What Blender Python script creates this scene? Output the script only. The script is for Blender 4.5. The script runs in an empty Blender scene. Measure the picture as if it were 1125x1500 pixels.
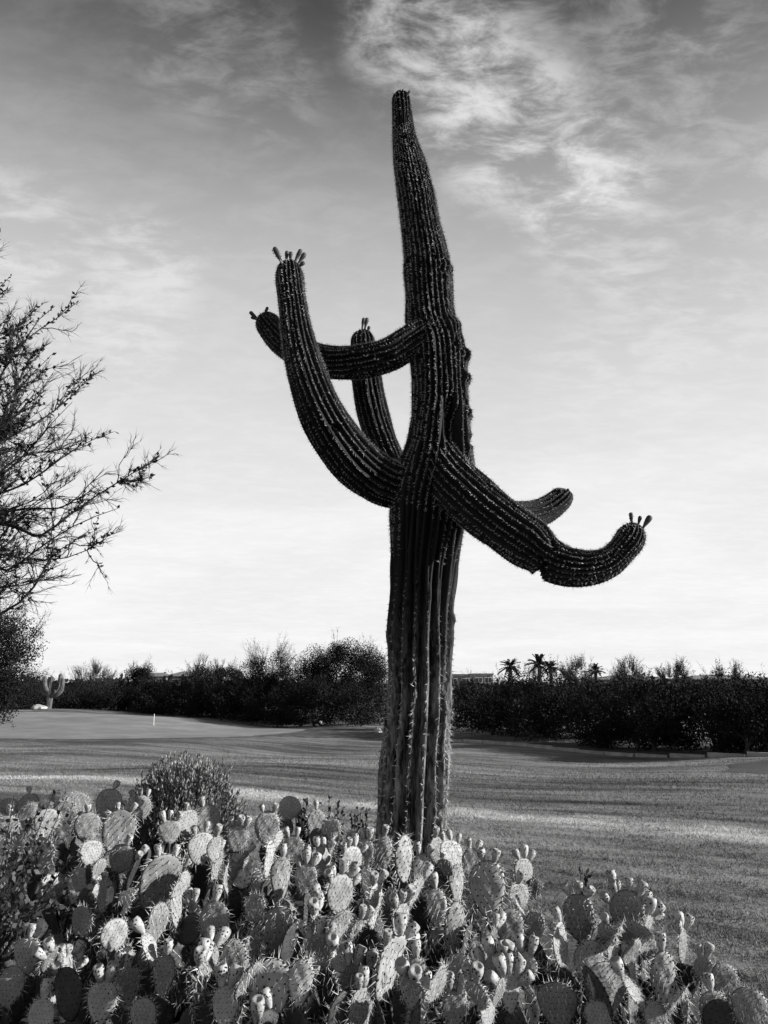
import bpy, math, random
import numpy as np
from mathutils import Vector, Matrix, Quaternion

# ------------------------------------------------------------------ camera, sky, sun, exposure
scene = bpy.context.scene
COL = scene.collection
PITCH = math.radians(13.0)
EYE = np.array([0.0, 0.0, 1.6])
FPX = 26.0 / 36.0 * 1500.0

cam_d = bpy.data.cameras.new('camera')
cam_d.sensor_fit = 'VERTICAL'
cam_d.sensor_height = 36.0
cam_d.sensor_width = 27.0
cam_d.lens = 26.0
cam_d.clip_start = 0.05
cam_d.clip_end = 8000.0
cam = bpy.data.objects.new('camera', cam_d)
cam.location = EYE
cam.rotation_euler = (math.radians(90) + PITCH, 0, 0)
COL.objects.link(cam)
scene.camera = cam

SUN_EL = math.radians(18.0)
SUN_BACK = math.radians(5.0)        # how far the sun stands behind the camera's right side
SUN_VEC = Vector((math.cos(SUN_EL) * math.cos(SUN_BACK), -math.cos(SUN_EL) * math.sin(SUN_BACK), math.sin(SUN_EL)))
sun_d = bpy.data.lights.new('sun', 'SUN')
sun_d.energy = 5.0
sun_d.angle = math.radians(0.5)
sun_d.color = (1.0, 0.995, 0.99)
sun = bpy.data.objects.new('sun', sun_d)
sun.rotation_euler = SUN_VEC.to_track_quat('Z', 'Y').to_euler()
sun.location = (20, -4, 12)
COL.objects.link(sun)

scene.view_settings.view_transform = 'Standard'
scene.view_settings.look = 'None'
scene.view_settings.exposure = 1.2
scene.view_settings.gamma = 1.0
scene.view_settings.use_curve_mapping = False
scene.render.resolution_x = 768
scene.render.resolution_y = 1024


class NT:
    """small helper for writing node trees"""
    def __init__(s, tree):
        s.t = tree; s.n = tree.nodes; s.l = tree.links
    def new(s, kind, **kw):
        nd = s.n.new(kind)
        for k, v in kw.items():
            setattr(nd, k, v)
        return nd
    def set(s, sock, v):
        if isinstance(v, bpy.types.NodeSocket):
            s.l.new(v, sock)
        else:
            sock.default_value = v
    def math(s, op, a, b=0.0, c=0.0, clamp=False):
        nd = s.new('ShaderNodeMath', operation=op, use_clamp=clamp)
        s.set(nd.inputs[0], a); s.set(nd.inputs[1], b)
        if len(nd.inputs) > 2: s.set(nd.inputs[2], c)
        return nd.outputs[0]
    def vmath(s, op, a, b=(0, 0, 0)):
        nd = s.new('ShaderNodeVectorMath', operation=op)
        s.set(nd.inputs[0], a); s.set(nd.inputs[1], b)
        return nd.outputs['Value'] if op in ('DOT_PRODUCT', 'LENGTH', 'DISTANCE') else nd.outputs[0]
    def smooth(s, v, a, b, lo=0.0, hi=1.0):
        nd = s.new('ShaderNodeMapRange', interpolation_type='SMOOTHSTEP')
        s.set(nd.inputs['Value'], v)
        s.set(nd.inputs['From Min'], a); s.set(nd.inputs['From Max'], b)
        s.set(nd.inputs['To Min'], lo); s.set(nd.inputs['To Max'], hi)
        return nd.outputs['Result']
    def noise(s, vec, scale, detail=5.0, rough=0.55, dist=0.0):
        nd = s.new('ShaderNodeTexNoise')
        s.set(nd.inputs['Vector'], vec)
        nd.inputs['Scale'].default_value = scale
        nd.inputs['Detail'].default_value = detail
        nd.inputs['Roughness'].default_value = rough
        nd.inputs['Distortion'].default_value = dist
        return nd.outputs['Fac']
    def mapping(s, vec, loc=(0, 0, 0), rot=(0, 0, 0), sc=(1, 1, 1)):
        nd = s.new('ShaderNodeMapping')
        s.set(nd.inputs['Vector'], vec)
        nd.inputs['Location'].default_value = loc
        nd.inputs['Rotation'].default_value = rot
        nd.inputs['Scale'].default_value = sc
        return nd.outputs[0]
    def turned(s, vec, deg, sc):
        return s.mapping(s.mapping(vec, rot=(0, 0, math.radians(deg))), sc=sc)
    def grey(s, v):
        nd = s.new('ShaderNodeCombineColor')
        for i in range(3): s.set(nd.inputs[i], v)
        return nd.outputs[0]


def pix_dir(px, py):
    x = (px - 562.5) / FPX; yu = (750.0 - py) / FPX
    f = np.array([0, math.cos(PITCH), math.sin(PITCH)]); u = np.array([0, -math.sin(PITCH), math.cos(PITCH)])
    return f + yu * u + np.array([x, 0, 0])


def P(px, py, Y):
    """place at distance Y in front of the camera, read off the survey of the photograph"""
    d = pix_dir(px, py)
    return EYE + d * (Y / d[1])


def depth_of(p):
    return (p[1] - EYE[1]) * math.cos(PITCH) + (p[2] - EYE[2]) * math.sin(PITCH)


def msize(w, p):
    return w * depth_of(p) / FPX


# ---- world: clear evening sky seen in black and white through a red filter, with thin cirrus
world = bpy.data.worlds.new('World')
scene.world = world
world.use_nodes = True
w = NT(world.node_tree)
w.n.clear()
tc = w.new('ShaderNodeTexCoord')
DIR = w.vmath('NORMALIZE', tc.outputs['Generated'])
sky = w.new('ShaderNodeTexSky', sky_type='NISHITA')
sky.sun_disc = False
sky.sun_elevation = SUN_EL
sky.sun_rotation = math.radians(90) + SUN_BACK
sky.altitude = 400.0
sky.air_density = 1.0
sky.dust_density = 1.6
sky.ozone_density = 2.0
w.l.new(DIR, sky.inputs['Vector'])
sep = w.new('ShaderNodeSeparateColor')
w.l.new(sky.outputs[0], sep.inputs[0])
red = sep.outputs[0]
red = w.math('MULTIPLY', w.math('POWER', w.math('MULTIPLY', red, 0.13), 1.3), 1.4)
sx = w.new('ShaderNodeSeparateXYZ'); w.l.new(DIR, sx.inputs[0])
zz = w.math('MAXIMUM', sx.outputs[2], 0.0)
zden = w.math('ADD', zz, 0.12)
cmb = w.new('ShaderNodeCombineXYZ')
w.set(cmb.inputs[0], w.math('DIVIDE', sx.outputs[0], zden))
w.set(cmb.inputs[1], w.math('DIVIDE', sx.outputs[1], zden))
CP = cmb.outputs[0]
# fine wisps, drawn out along one wind direction
wisp = w.noise(w.mapping(CP, (3.1, 1.7, 0), (0, 0, math.radians(-52)), (1.0, 1.5, 1)), 5.5, 9.0, 0.62, 0.55)
wisp2 = w.noise(w.mapping(CP, (8.4, 0.3, 2.0), (0, 0, math.radians(-20)), (1.0, 1.9, 1)), 11.0, 8.0, 0.66, 0.4)
broad = w.noise(w.mapping(CP, (0.4, 5.2, 1.0), (0, 0, math.radians(-30)), (1.0, 1.5, 1)), 0.75, 5.0, 0.5, 0.6)


def blob(px, py, r0, r1):
    d = pix_dir(px, py); d = d / np.linalg.norm(d)
    c = w.vmath('DOT_PRODUCT', DIR, tuple(d))
    return w.smooth(c, math.cos(math.radians(r1)), math.cos(math.radians(r0)))


mk = None
for (px, py, a, b, k) in ((625, 45, 0, 6.5, 0.8), (690, 120, 0, 6.5, 0.9), (755, 190, 0, 7.0, 0.9), (850, 265, 0, 6.5, 1.0), (900, 360, 0, 6, 0.5),
                          (745, 55, 0, 5, 0.45), (960, 140, 0, 9, 0.35), (1060, 300, 0, 10, 0.28), (880, 40, 0, 8, 0.25),
                          (20, 380, 0, 7, 0.6), (110, 430, 0, 6, 0.55), (215, 395, 0, 5, 0.6), (170, 480, 0, 6, 0.5), (1000, 460, 0, 8, .35), (880, 540, 0, 5, .3), (300, 60, 0, 6, 0.24), (390, 120, 0, 5, 0.2)):
    bl = w.math('MULTIPLY', blob(px, py, a, b), k)
    mk = bl if mk is None else w.math('MAXIMUM', mk, bl)
wsum = w.math('ADD', w.math('MULTIPLY', wisp, 0.55), w.math('MULTIPLY', wisp2, 0.45))
wis = w.smooth(wsum, 0.42, 0.635)
soft = w.smooth(broad, 0.34, 0.70)
# the high thin veil thickens towards the horizon, where one looks through more of it
rmp = w.new('ShaderNodeValToRGB'); rmp.color_ramp.interpolation = 'B_SPLINE'
el = rmp.color_ramp.elements
el[0].position = 0.0; el[0].color = (.95, .95, .95, 1)
el[1].position = 1.0; el[1].color = (.03, .03, .03, 1)
for (z_, v_) in ((.10, .94), (.19, .92), (.32, .82), (.46, .63), (.57, .44), (.66, .19), (.75, .035)):
    e_ = el.new(z_); e_.color = (v_, v_, v_, 1)
w.l.new(zz, rmp.inputs[0])
veil = w.math('MULTIPLY', rmp.outputs[0], w.math('ADD', 0.90, w.math('ADD', w.math('MULTIPLY', soft, 0.08), w.math('MULTIPLY', wis, 0.05))), clamp=True)
base_sky = w.math('ADD', w.math('MULTIPLY', red, w.math('SUBTRACT', 1.0, veil)), w.math('MULTIPLY', veil, 8.8))
cl = w.math('ADD', w.math('MULTIPLY', mk, w.math('ADD', w.math('MULTIPLY', wis, 0.80), 0.06)), w.math('MULTIPLY', w.math('MULTIPLY', soft, wis), 0.07), clamp=True)
CLOUD_B = 7.6
skyv = w.math('ADD', w.math('MULTIPLY', base_sky, w.math('SUBTRACT', 1.0, cl)), w.math('MULTIPLY', cl, CLOUD_B))
bg = w.new('ShaderNodeBackground')
w.l.new(w.grey(skyv), bg.inputs['Color'])
bg.inputs['Strength'].default_value = 0.05
wo = w.new('ShaderNodeOutputWorld')
w.l.new(bg.outputs[0], wo.inputs['Surface'])

# ------------------------------------------------------------------ helpers
RNG = np.random.default_rng(7)
random.seed(7)


def smoothstep(a, b, x):
    t = np.clip((np.asarray(x, float) - a) / (b - a), 0, 1)
    return t * t * (3 - 2 * t)


def ground_z(x, y):
    x = np.asarray(x, float); y = np.asarray(y, float)
    z = -1.1 * smoothstep(6, 32, y)
    z = z + 0.62 * smoothstep(40, 57, y) * smoothstep(-6, -20, x) - 0.1 * smoothstep(57, 66, y) * smoothstep(-6, -20, x)
    z = z + 0.14 * np.sin(x * .21 + y * .13) * smoothstep(10, 22, y) + 0.07 * np.sin(x * .47 - y * .23 + 1.0) * smoothstep(7, 15, y)
    z = z + 0.22 * np.exp(-(((x - 13.0) / 3.5) ** 2 + ((y - 23.8) / 1.5) ** 2))
    return z


def gz(x, y):
    return float(ground_z(x, y))


def mesh_np(name, V, F, mats=(), midx=None, smooth=False):
    """V (n,3); F list of int arrays each (k,3) or (k,4)"""
    me = bpy.data.meshes.new(name)
    V = np.ascontiguousarray(V, dtype=np.float32)
    Fs = [np.asarray(f, dtype=np.int32) for f in (F if isinstance(F, (list, tuple)) else [F]) if len(f)]
    me.vertices.add(len(V)); me.vertices.foreach_set('co', V.ravel())
    tot = np.concatenate([np.full(len(f), f.shape[1], np.int32) for f in Fs])
    idx = np.concatenate([f.ravel() for f in Fs])
    start = np.concatenate([[0], np.cumsum(tot)[:-1]]).astype(np.int32)
    me.loops.add(len(idx)); me.loops.foreach_set('vertex_index', idx)
    me.polygons.add(len(tot)); me.polygons.foreach_set('loop_start', start)
    me.polygons.foreach_set('loop_total', tot)
    if midx is not None:
        me.polygons.foreach_set('material_index', np.asarray(midx, np.int32))
    me.polygons.foreach_set('use_smooth', np.full(len(tot), bool(smooth)))
    me.update(calc_edges=True)
    me.validate()
    for m in mats: me.materials.append(m)
    return me


def link(name, me, parent=None, loc=(0, 0, 0)):
    o = bpy.data.objects.new(name, me)
    COL.objects.link(o)
    o.location = loc
    if parent is not None: o.parent = parent
    return o


def tag(o, label, cat, group=None):
    o['label'] = label; o['category'] = cat
    if group: o['group'] = group
    return o


def thing(name, loc, label, cat, group=None):
    o = link(name, None, None, loc)
    o.empty_display_size = 0.2
    return tag(o, label, cat, group)


def structure(o):
    o['kind'] = 'structure'; return o


def stuff(o):
    o['kind'] = 'stuff'; return o


def mat(name, lo, hi, scale=6.0, rough=0.75, bump=0.0, bscale=None, spec=0.25, detail=6.0, coord='Object', a=0.35, b=0.65):
    m = bpy.data.materials.new(name); m.use_nodes = True
    t = NT(m.node_tree)
    bs = t.n['Principled BSDF']
    tcn = t.new('ShaderNodeTexCoord')
    if coord == 'Position':
        vec = t.new('ShaderNodeNewGeometry').outputs['Position']
    else:
        vec = tcn.outputs[coord]
    lo *= 0.8; hi *= 0.8
    nz = t.noise(vec, scale, detail, 0.6)
    t.l.new(t.grey(t.smooth(nz, a, b, lo, hi)), bs.inputs['Base Color'])
    bs.inputs['Roughness'].default_value = rough
    bs.inputs['Specular IOR Level'].default_value = spec
    if bump:
        bn = t.new('ShaderNodeBump'); bn.inputs['Strength'].default_value = bump
        bn.inputs['Distance'].default_value = 0.02
        t.l.new(t.noise(vec, bscale or scale * 4, 6.0, 0.6), bn.inputs['Height'])
        t.l.new(bn.outputs[0], bs.inputs['Normal'])
    m['t'] = 1
    return m


def catmull(C, step):
    """resample control rows (n,k) with a Catmull-Rom curve; first three columns are xyz"""
    C = np.asarray(C, float)
    E = np.vstack([2 * C[0] - C[1], C, 2 * C[-1] - C[-2]])
    out = []
    for i in range(1, len(E) - 2):
        p0, p1, p2, p3 = E[i - 1], E[i], E[i + 1], E[i + 2]
        n = max(2, int(np.linalg.norm((p2 - p1)[:3]) / step * 2))
        t = np.linspace(0, 1, n, endpoint=False)[:, None]
        out.append(0.5 * ((2 * p1) + (-p0 + p2) * t + (2 * p0 - 5 * p1 + 4 * p2 - p3) * t ** 2 + (-p0 + 3 * p1 - 3 * p2 + p3) * t ** 3))
    out.append(E[-2][None])
    A = np.vstack(out)
    s = np.concatenate([[0], np.cumsum(np.linalg.norm(np.diff(A[:, :3], axis=0), axis=1))])
    n = max(3, int(s[-1] / step))
    q = np.linspace(0, s[-1], n)
    return np.stack([np.interp(q, s, A[:, k]) for k in range(A.shape[1])], 1), q


def frames(C, ref=(1, 0, 0)):
    T = np.gradient(C, axis=0); T /= np.linalg.norm(T, axis=1)[:, None] + 1e-12
    N = np.zeros_like(C)
    v = np.array(ref, float); v -= T[0] * v.dot(T[0]); v /= np.linalg.norm(v)
    N[0] = v
    for i in range(1, len(C)):
        v = N[i - 1] - T[i] * N[i - 1].dot(T[i])
        N[i] = v / (np.linalg.norm(v) + 1e-12)
    return T, N, np.cross(T, N)


class MB:
    """collects tubes and leaf faces into one mesh"""
    def __init__(s):
        s.V = []; s.Q = []; s.T = []; s.n = 0
    def add(s, V, quads=None, tris=None):
        V = np.asarray(V, float).reshape(-1, 3)
        if quads is not None and len(quads): s.Q.append(np.asarray(quads) + s.n)
        if tris is not None and len(tris): s.T.append(np.asarray(tris) + s.n)
        s.V.append(V); s.n += len(V)
    def tube(s, pts, radii, k=5, cap=True):
        C = np.asarray(pts, float); R = np.broadcast_to(np.asarray(radii, float), (len(C),))
        d = C[-1] - C[0]
        ref = (1, 0, 0) if abs(d[0]) < 0.8 * np.linalg.norm(d) + 1e-9 else (0, 1, 0)
        T, N, B = frames(C, ref)
        a = np.arange(k) * 2 * math.pi / k
        V = C[:, None] + R[:, None, None] * (np.cos(a)[None, :, None] * N[:, None] + np.sin(a)[None, :, None] * B[:, None])
        m = len(C)
        i = np.arange(m - 1)[:, None] * k; j = np.arange(k)[None]; j2 = (j + 1) % k
        q = np.stack([i + j, i + j2, i + k + j2, i + k + j], -1).reshape(-1, 4)
        VV = V.reshape(-1, 3)
        tr = None
        if cap:
            VV = np.vstack([VV, C[-1:] + T[-1:] * R[-1], C[:1] - T[:1] * R[0]])
            top = m * k; jj = np.arange(k); jn = (jj + 1) % k
            tr = np.vstack([np.stack([(m - 1) * k + jj, (m - 1) * k + jn, np.full(k, top)], 1),
                            np.stack([jn, jj, np.full(k, top + 1)], 1)])
        s.add(VV, q, tr)
    def spikes(s, A, D, r):
        """three-sided spikes from A (n,3) along D (n,3) with base radius r"""
        A = np.asarray(A, float); D = np.asarray(D, float); n = len(A)
        if not n: return
        L = np.linalg.norm(D, axis=1)[:, None] + 1e-12
        u = D / L
        h = np.where(np.abs(u[:, 2:3]) < 0.9, np.array([[0, 0, 1.0]]), np.array([[1.0, 0, 0]]))
        X = np.cross(u, h); X /= np.linalg.norm(X, axis=1)[:, None] + 1e-12
        Yv = np.cross(u, X)
        r = np.broadcast_to(np.asarray(r, float), (n,))[:, None]
        V = np.stack([A + X * r, A - X * r * .5 + Yv * r * .87, A - X * r * .5 - Yv * r * .87, A + D], 1)
        b = np.arange(n)[:, None] * 4
        t = np.concatenate([b + np.array([[0, 1, 3]]), b + np.array([[1, 2, 3]]), b + np.array([[2, 0, 3]])])
        s.add(V.reshape(-1, 3), None, t)
    def leaves(s, A, D, wid, nrm=None):
        """flat pointed leaves (four-cornered) from A along D"""
        A = np.asarray(A, float); D = np.asarray(D, float); n = len(A)
        if not n: return
        if nrm is None: nrm = RNG.normal(size=(n, 3))
        X = np.cross(D, nrm); X /= np.linalg.norm(X, axis=1)[:, None] + 1e-12
        wd = np.broadcast_to(np.asarray(wid, float), (n,))[:, None]
        V = np.stack([A, A + D * .5 + X * wd, A + D, A + D * .5 - X * wd], 1)
        s.add(V.reshape(-1, 3), np.arange(n * 4).reshape(-1, 4))
    def build(s, name, mats, smooth=False):
        F = []
        if s.Q: F.append(np.concatenate(s.Q))
        if s.T: F.append(np.concatenate(s.T))
        return mesh_np(name, np.concatenate(s.V), F, mats, None, smooth)


def lathe(profile, k=10):
    """profile rows (r, z) from bottom to top around +Z"""
    pr = np.asarray(profile, float)
    a = np.arange(k) * 2 * math.pi / k
    V = np.stack([pr[:, None, 0] * np.cos(a)[None], pr[:, None, 0] * np.sin(a)[None], np.repeat(pr[:, 1:2], k, 1)], -1).reshape(-1, 3)
    m = len(pr)
    i = np.arange(m - 1)[:, None] * k; j = np.arange(k)[None]; j2 = (j + 1) % k
    q = np.stack([i + j, i + j2, i + k + j2, i + k + j], -1).reshape(-1, 4)
    return V, q


def unit(v):
    v = np.asarray(v, float); return v / (np.linalg.norm(v, axis=-1, keepdims=True) + 1e-12)


def box_mesh(name, size, m, bevel=0.0):
    x, y, z = [v / 2 for v in size]
    V = [(-x, -y, -z), (x, -y, -z), (x, y, -z), (-x, y, -z), (-x, -y, z), (x, -y, z), (x, y, z), (-x, y, z)]
    F = np.array([(0, 3, 2, 1), (4, 5, 6, 7), (0, 1, 5, 4), (1, 2, 6, 5), (2, 3, 7, 6), (3, 0, 4, 7)])
    return mesh_np(name, np.array(V), [F], [m])


# ------------------------------------------------------------------ materials
M = {}


def ground_material(name, blades=False):
    m = bpy.data.materials.new(name); m.use_nodes = True
    t = NT(m.node_tree); bs = t.n['Principled BSDF']
    pos = t.new('ShaderNodeNewGeometry').outputs['Position']
    ang = math.radians(28)
    streak = t.noise(t.turned(pos, 30, (0.13, 1.0, 1)), 1.7, 8.0, 0.66, 0.5)
    streak2 = t.noise(t.turned(pos, 14, (0.10, 0.8, 1)), 0.42, 7.0, 0.6, 0.3)
    patch = t.noise(pos, 0.16, 4.0, 0.5)
    fine = t.noise(pos, 34.0, 4.0, 0.7)
    v = t.math('ADD', t.math('MULTIPLY', streak, 0.55), t.math('ADD', t.math('MULTIPLY', streak2, 0.45), t.math('MULTIPLY', patch, 0.25)))
    v = t.math('ADD', v, t.math('MULTIPLY', t.math('SUBTRACT', fine, 0.5), 0.20))
    base = t.smooth(v, 0.45, 0.80, 0.028, 0.22)
    # dry bleached strip along the edge of the mown cut
    sxyz = t.new('ShaderNodeSeparateXYZ'); t.l.new(pos, sxyz.inputs[0])
    ln = t.math('ADD', sxyz.outputs[1], t.math('MULTIPLY', sxyz.outputs[0], 0.68))
    wob = t.math('MULTIPLY', t.math('SUBTRACT', t.noise(t.turned(pos, 34, (0.3, 1, 1)), 2.2, 7.0, 0.65), 0.5), 1.6)
    dd = t.math('ABSOLUTE', t.math('SUBTRACT', t.math('ADD', ln, wob), 11.45))
    dry = t.math('MULTIPLY', t.smooth(dd, 0.12, 0.95, 1.0, 0.0), t.smooth(fine, 0.34, 0.62, 0.55, 1.0))
    dry = t.math('MULTIPLY', dry, t.smooth(t.noise(pos, 0.9, 3.0), 0.32, 0.55, 0.35, 1.0))
    mx = t.new('ShaderNodeMix', data_type='FLOAT')
    t.set(mx.inputs['Factor'], dry); t.set(mx.inputs['A'], base); mx.inputs['B'].default_value = 0.42
    t.l.new(t.grey(mx.outputs['Result']), bs.inputs['Base Color'])
    bs.inputs['Roughness'].default_value = 0.95
    bs.inputs['Specular IOR Level'].default_value = 0.1
    if not blades:
        bn = t.new('ShaderNodeBump'); bn.inputs['Strength'].default_value = 0.9; bn.inputs['Distance'].default_value = 0.06
        rel = t.math('ADD', t.math('MULTIPLY', t.noise(pos, 16.0, 6.0, 0.7), 0.5), t.math('MULTIPLY', t.noise(t.turned(pos, 30, (0.3, 1, 1)), 3.2, 5.0, 0.6), 0.9))
        t.l.new(rel, bn.inputs['Height']); t.l.new(bn.outputs[0], bs.inputs['Normal'])
    return m


M['ground'] = ground_material('fairway_turf')
M['blades'] = ground_material('turf_blades', True)
M['green'] = mat('putting_green', 0.17, 0.24, 0.5, 0.9, 0.1, 20, coord='Position')
M['rough'] = mat('rough_ground', 0.03, 0.10, 1.6, 0.95, 0.6, 9, coord='Position')
M['soil'] = mat('desert_soil', 0.02, 0.06, 5.0, 0.95, 0.8, 40, coord='Position')
M['path'] = mat('path_paving', 0.04, 0.07, 0.8, 0.9, 0.2, 20, coord='Position')
M['kerb'] = mat('kerb_concrete', 0.22, 0.32, 3, 0.9, 0.2, 20, coord='Position')
M['bark'] = mat('dark_bark', 0.02, 0.05, 14, 0.9, 0.6, 50)
M['twig'] = mat('dark_twig', 0.008, 0.02, 9, 0.85)
M['leaf_dark'] = mat('dark_leaf', 0.005, 0.016, 2.2, 0.8, spec=0.1, coord='Position')
M['leaf_mid'] = mat('mid_leaf', 0.009, 0.028, 1.6, 0.8, spec=0.1, coord='Position')
M['leaf_pale'] = mat('pale_leaf', 0.03, 0.07, 1.6, 0.8, spec=0.1, coord='Position')
M['near_leaf'] = mat('near_tree_leaf', 0.012, 0.03, 3, 0.7, coord='Position')
M['shrub_leaf'] = mat('shrub_leaf', 0.09, 0.27, 22, 0.7, coord='Position')
M['weed_leaf'] = mat('weed_leaf', 0.02, 0.06, 20, 0.7, coord='Position')
M['ivy_leaf'] = mat('leafy_bush_leaf', 0.015, 0.055, 9, 0.55, coord='Position')
M['rock'] = mat('pale_rock', 0.25, 0.4, 3, 0.9, 0.5, 10)
M['plaster'] = mat('house_plaster', 0.2, 0.3, 0.4, 0.9, 0.1, 5)
M['plaster_dk'] = mat('house_plaster_dark', 0.16, 0.24, 0.4, 0.9, 0.1, 5)
M['tile'] = mat('roof_tile', 0.13, 0.22, 2, 0.9, 0.5, 9)
M['glass'] = mat('window_glass', 0.02, 0.03, 1, 0.15, spec=0.6)
M['white'] = mat('white_paint', 0.75, 0.82, 3, 0.5)
M['spine'] = mat('pale_spine', 0.4, 0.6, 12, 0.6)
M['sag_spine'] = mat('saguaro_spine', 0.28, 0.52, 5, 0.6)
M['areole'] = mat('dark_areole', 0.006, 0.02, 30, 0.9)
M['felt'] = mat('saguaro_felt', 0.08, 0.18, 9, 0.9)
M['fruit'] = mat('pear_fruit', 0.24, 0.44, 26, 0.55, 0.3, 60, spec=0.3)
M['bud'] = mat('saguaro_fruit', 0.03, 0.07, 20, 0.7, 0.3, 60)


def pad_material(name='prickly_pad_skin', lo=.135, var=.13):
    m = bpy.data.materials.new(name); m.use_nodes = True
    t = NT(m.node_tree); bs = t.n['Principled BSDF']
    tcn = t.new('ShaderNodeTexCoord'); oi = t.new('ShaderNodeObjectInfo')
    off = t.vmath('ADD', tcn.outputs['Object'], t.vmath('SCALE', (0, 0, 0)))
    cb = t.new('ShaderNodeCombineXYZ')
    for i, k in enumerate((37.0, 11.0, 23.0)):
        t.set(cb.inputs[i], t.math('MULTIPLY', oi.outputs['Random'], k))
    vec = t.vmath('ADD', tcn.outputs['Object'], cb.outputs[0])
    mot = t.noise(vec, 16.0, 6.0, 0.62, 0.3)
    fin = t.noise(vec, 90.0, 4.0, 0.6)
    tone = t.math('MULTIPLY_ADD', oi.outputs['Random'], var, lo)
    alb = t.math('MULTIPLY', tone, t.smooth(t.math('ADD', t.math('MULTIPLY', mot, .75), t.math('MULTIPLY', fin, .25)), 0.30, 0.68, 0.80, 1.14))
    # corky scars
    sc = t.smooth(t.noise(vec, 26.0, 3.0, 0.5, 0.8), 0.66, 0.74, 0.0, 1.0)
    mx = t.new('ShaderNodeMix', data_type='FLOAT'); t.set(mx.inputs['Factor'], t.math('MULTIPLY', sc, 0.6)); t.set(mx.inputs['A'], alb); mx.inputs['B'].default_value = 0.12
    t.l.new(t.grey(mx.outputs['Result']), bs.inputs['Base Color'])
    bs.inputs['Roughness'].default_value = 0.6
    bs.inputs['Specular IOR Level'].default_value = 0.25
    bn = t.new('ShaderNodeBump'); bn.inputs['Strength'].default_value = 0.4; bn.inputs['Distance'].default_value = 0.012
    t.l.new(t.math('ADD', t.noise(vec, 22.0, 3.0, 0.5, 0.5), t.math('MULTIPLY', fin, 0.15)), bn.inputs['Height'])
    t.l.new(bn.outputs[0], bs.inputs['Normal'])
    return m


def saguaro_material():
    m = bpy.data.materials.new('saguaro_skin'); m.use_nodes = True
    t = NT(m.node_tree); bs = t.n['Principled BSDF']
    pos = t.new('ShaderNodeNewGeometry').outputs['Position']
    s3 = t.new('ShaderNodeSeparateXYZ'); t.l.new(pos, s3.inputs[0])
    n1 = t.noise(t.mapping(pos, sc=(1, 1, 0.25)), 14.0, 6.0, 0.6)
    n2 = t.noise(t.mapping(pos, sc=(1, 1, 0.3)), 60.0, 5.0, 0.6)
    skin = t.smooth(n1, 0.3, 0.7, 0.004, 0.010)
    lit_cork = t.smooth(t.math('ADD', t.math('MULTIPLY', n1, .6), t.math('MULTIPLY', n2, .4)), 0.40, 0.68, 0.010, 0.24)  # corky foot coloured pale as if sunlit, the skin above kept near black
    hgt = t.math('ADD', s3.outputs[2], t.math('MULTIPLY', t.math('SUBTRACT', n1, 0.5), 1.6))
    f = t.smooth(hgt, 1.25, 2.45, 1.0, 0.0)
    mx = t.new('ShaderNodeMix', data_type='FLOAT'); t.set(mx.inputs['Factor'], f); t.set(mx.inputs['A'], skin); t.set(mx.inputs['B'], lit_cork)
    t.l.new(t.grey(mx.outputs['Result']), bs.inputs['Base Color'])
    bs.inputs['Roughness'].default_value = 0.7
    bs.inputs['Specular IOR Level'].default_value = 0.12
    bn = t.new('ShaderNodeBump'); bn.inputs['Strength'].default_value = 0.6; bn.inputs['Distance'].default_value = 0.01
    t.l.new(n2, bn.inputs['Height']); t.l.new(bn.outputs[0], bs.inputs['Normal'])
    return m


M['pad'] = pad_material()
M['pad_old_shaded'] = pad_material('old_shaded_pad_skin', .015, .035)  # older pads coloured near black to paint the shade in the gaps
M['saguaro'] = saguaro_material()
M['callus'] = mat('scar_callus', 0.22, 0.42, 18, 0.85, 0.6, 50)

# ------------------------------------------------------------------ ground
def axis(near, far, step, growth):
    a = [0.0]; s = step
    while a[-1] < far:
        if a[-1] > near: s *= growth
        a.append(a[-1] + s)
    return np.array(a)


ya = axis(34, 4000, 0.22, 1.09); ya = np.concatenate([[-60, -30, -12, -6, -3, -1.5], ya])
xa = axis(9, 3500, 0.3, 1.085); xa = np.concatenate([-xa[:0:-1], xa])
X, Y = np.meshgrid(xa, ya)
V = np.stack([X, Y, ground_z(X, Y)], -1).reshape(-1, 3)
nx, ny = len(xa), len(ya)
i = np.arange(ny - 1)[:, None] * nx; j = np.arange(nx - 1)[None]
Q = np.stack([i + j, i + j + 1, i + nx + j + 1, i + nx + j], -1).reshape(-1, 4)
structure(link('ground', mesh_np('ground', V, [Q], [M['ground']], None, True)))


def sheet(name, outline_fn, m, lift, rings=10, segs=64, centre=(0, 0)):
    """a sheet following the terrain, its outline given by a polar function"""
    a = np.arange(segs) * 2 * math.pi / segs
    R = outline_fn(a)
    V = [np.array([[centre[0], centre[1]]])]
    for r in range(1, rings + 1):
        f = r / rings
        V.append(np.stack([centre[0] + R[:, 0] * f, centre[1] + R[:, 1] * f], 1))
    V = np.concatenate(V)
    d = np.concatenate([[0]] + [np.full(segs, r / rings) for r in range(1, rings + 1)])
    z = ground_z(V[:, 0], V[:, 1]) + lift * (1 - smoothstep(0.93, 1.0, d)) - 0.01 * smoothstep(0.96, 1.0, d)
    V = np.column_stack([V, z])
    jj = np.arange(segs); jn = (jj + 1) % segs
    T = np.stack([np.zeros(segs, int), 1 + jj, 1 + jn], 1)
    Q = []
    for r in range(rings - 1):
        b = 1 + r * segs
        Q.append(np.stack([b + jj, b + segs + jj, b + segs + jn, b + jn], 1))
    return structure(link(name, mesh_np(name, V, [np.concatenate(Q), T], [m], None, True)))


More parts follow.
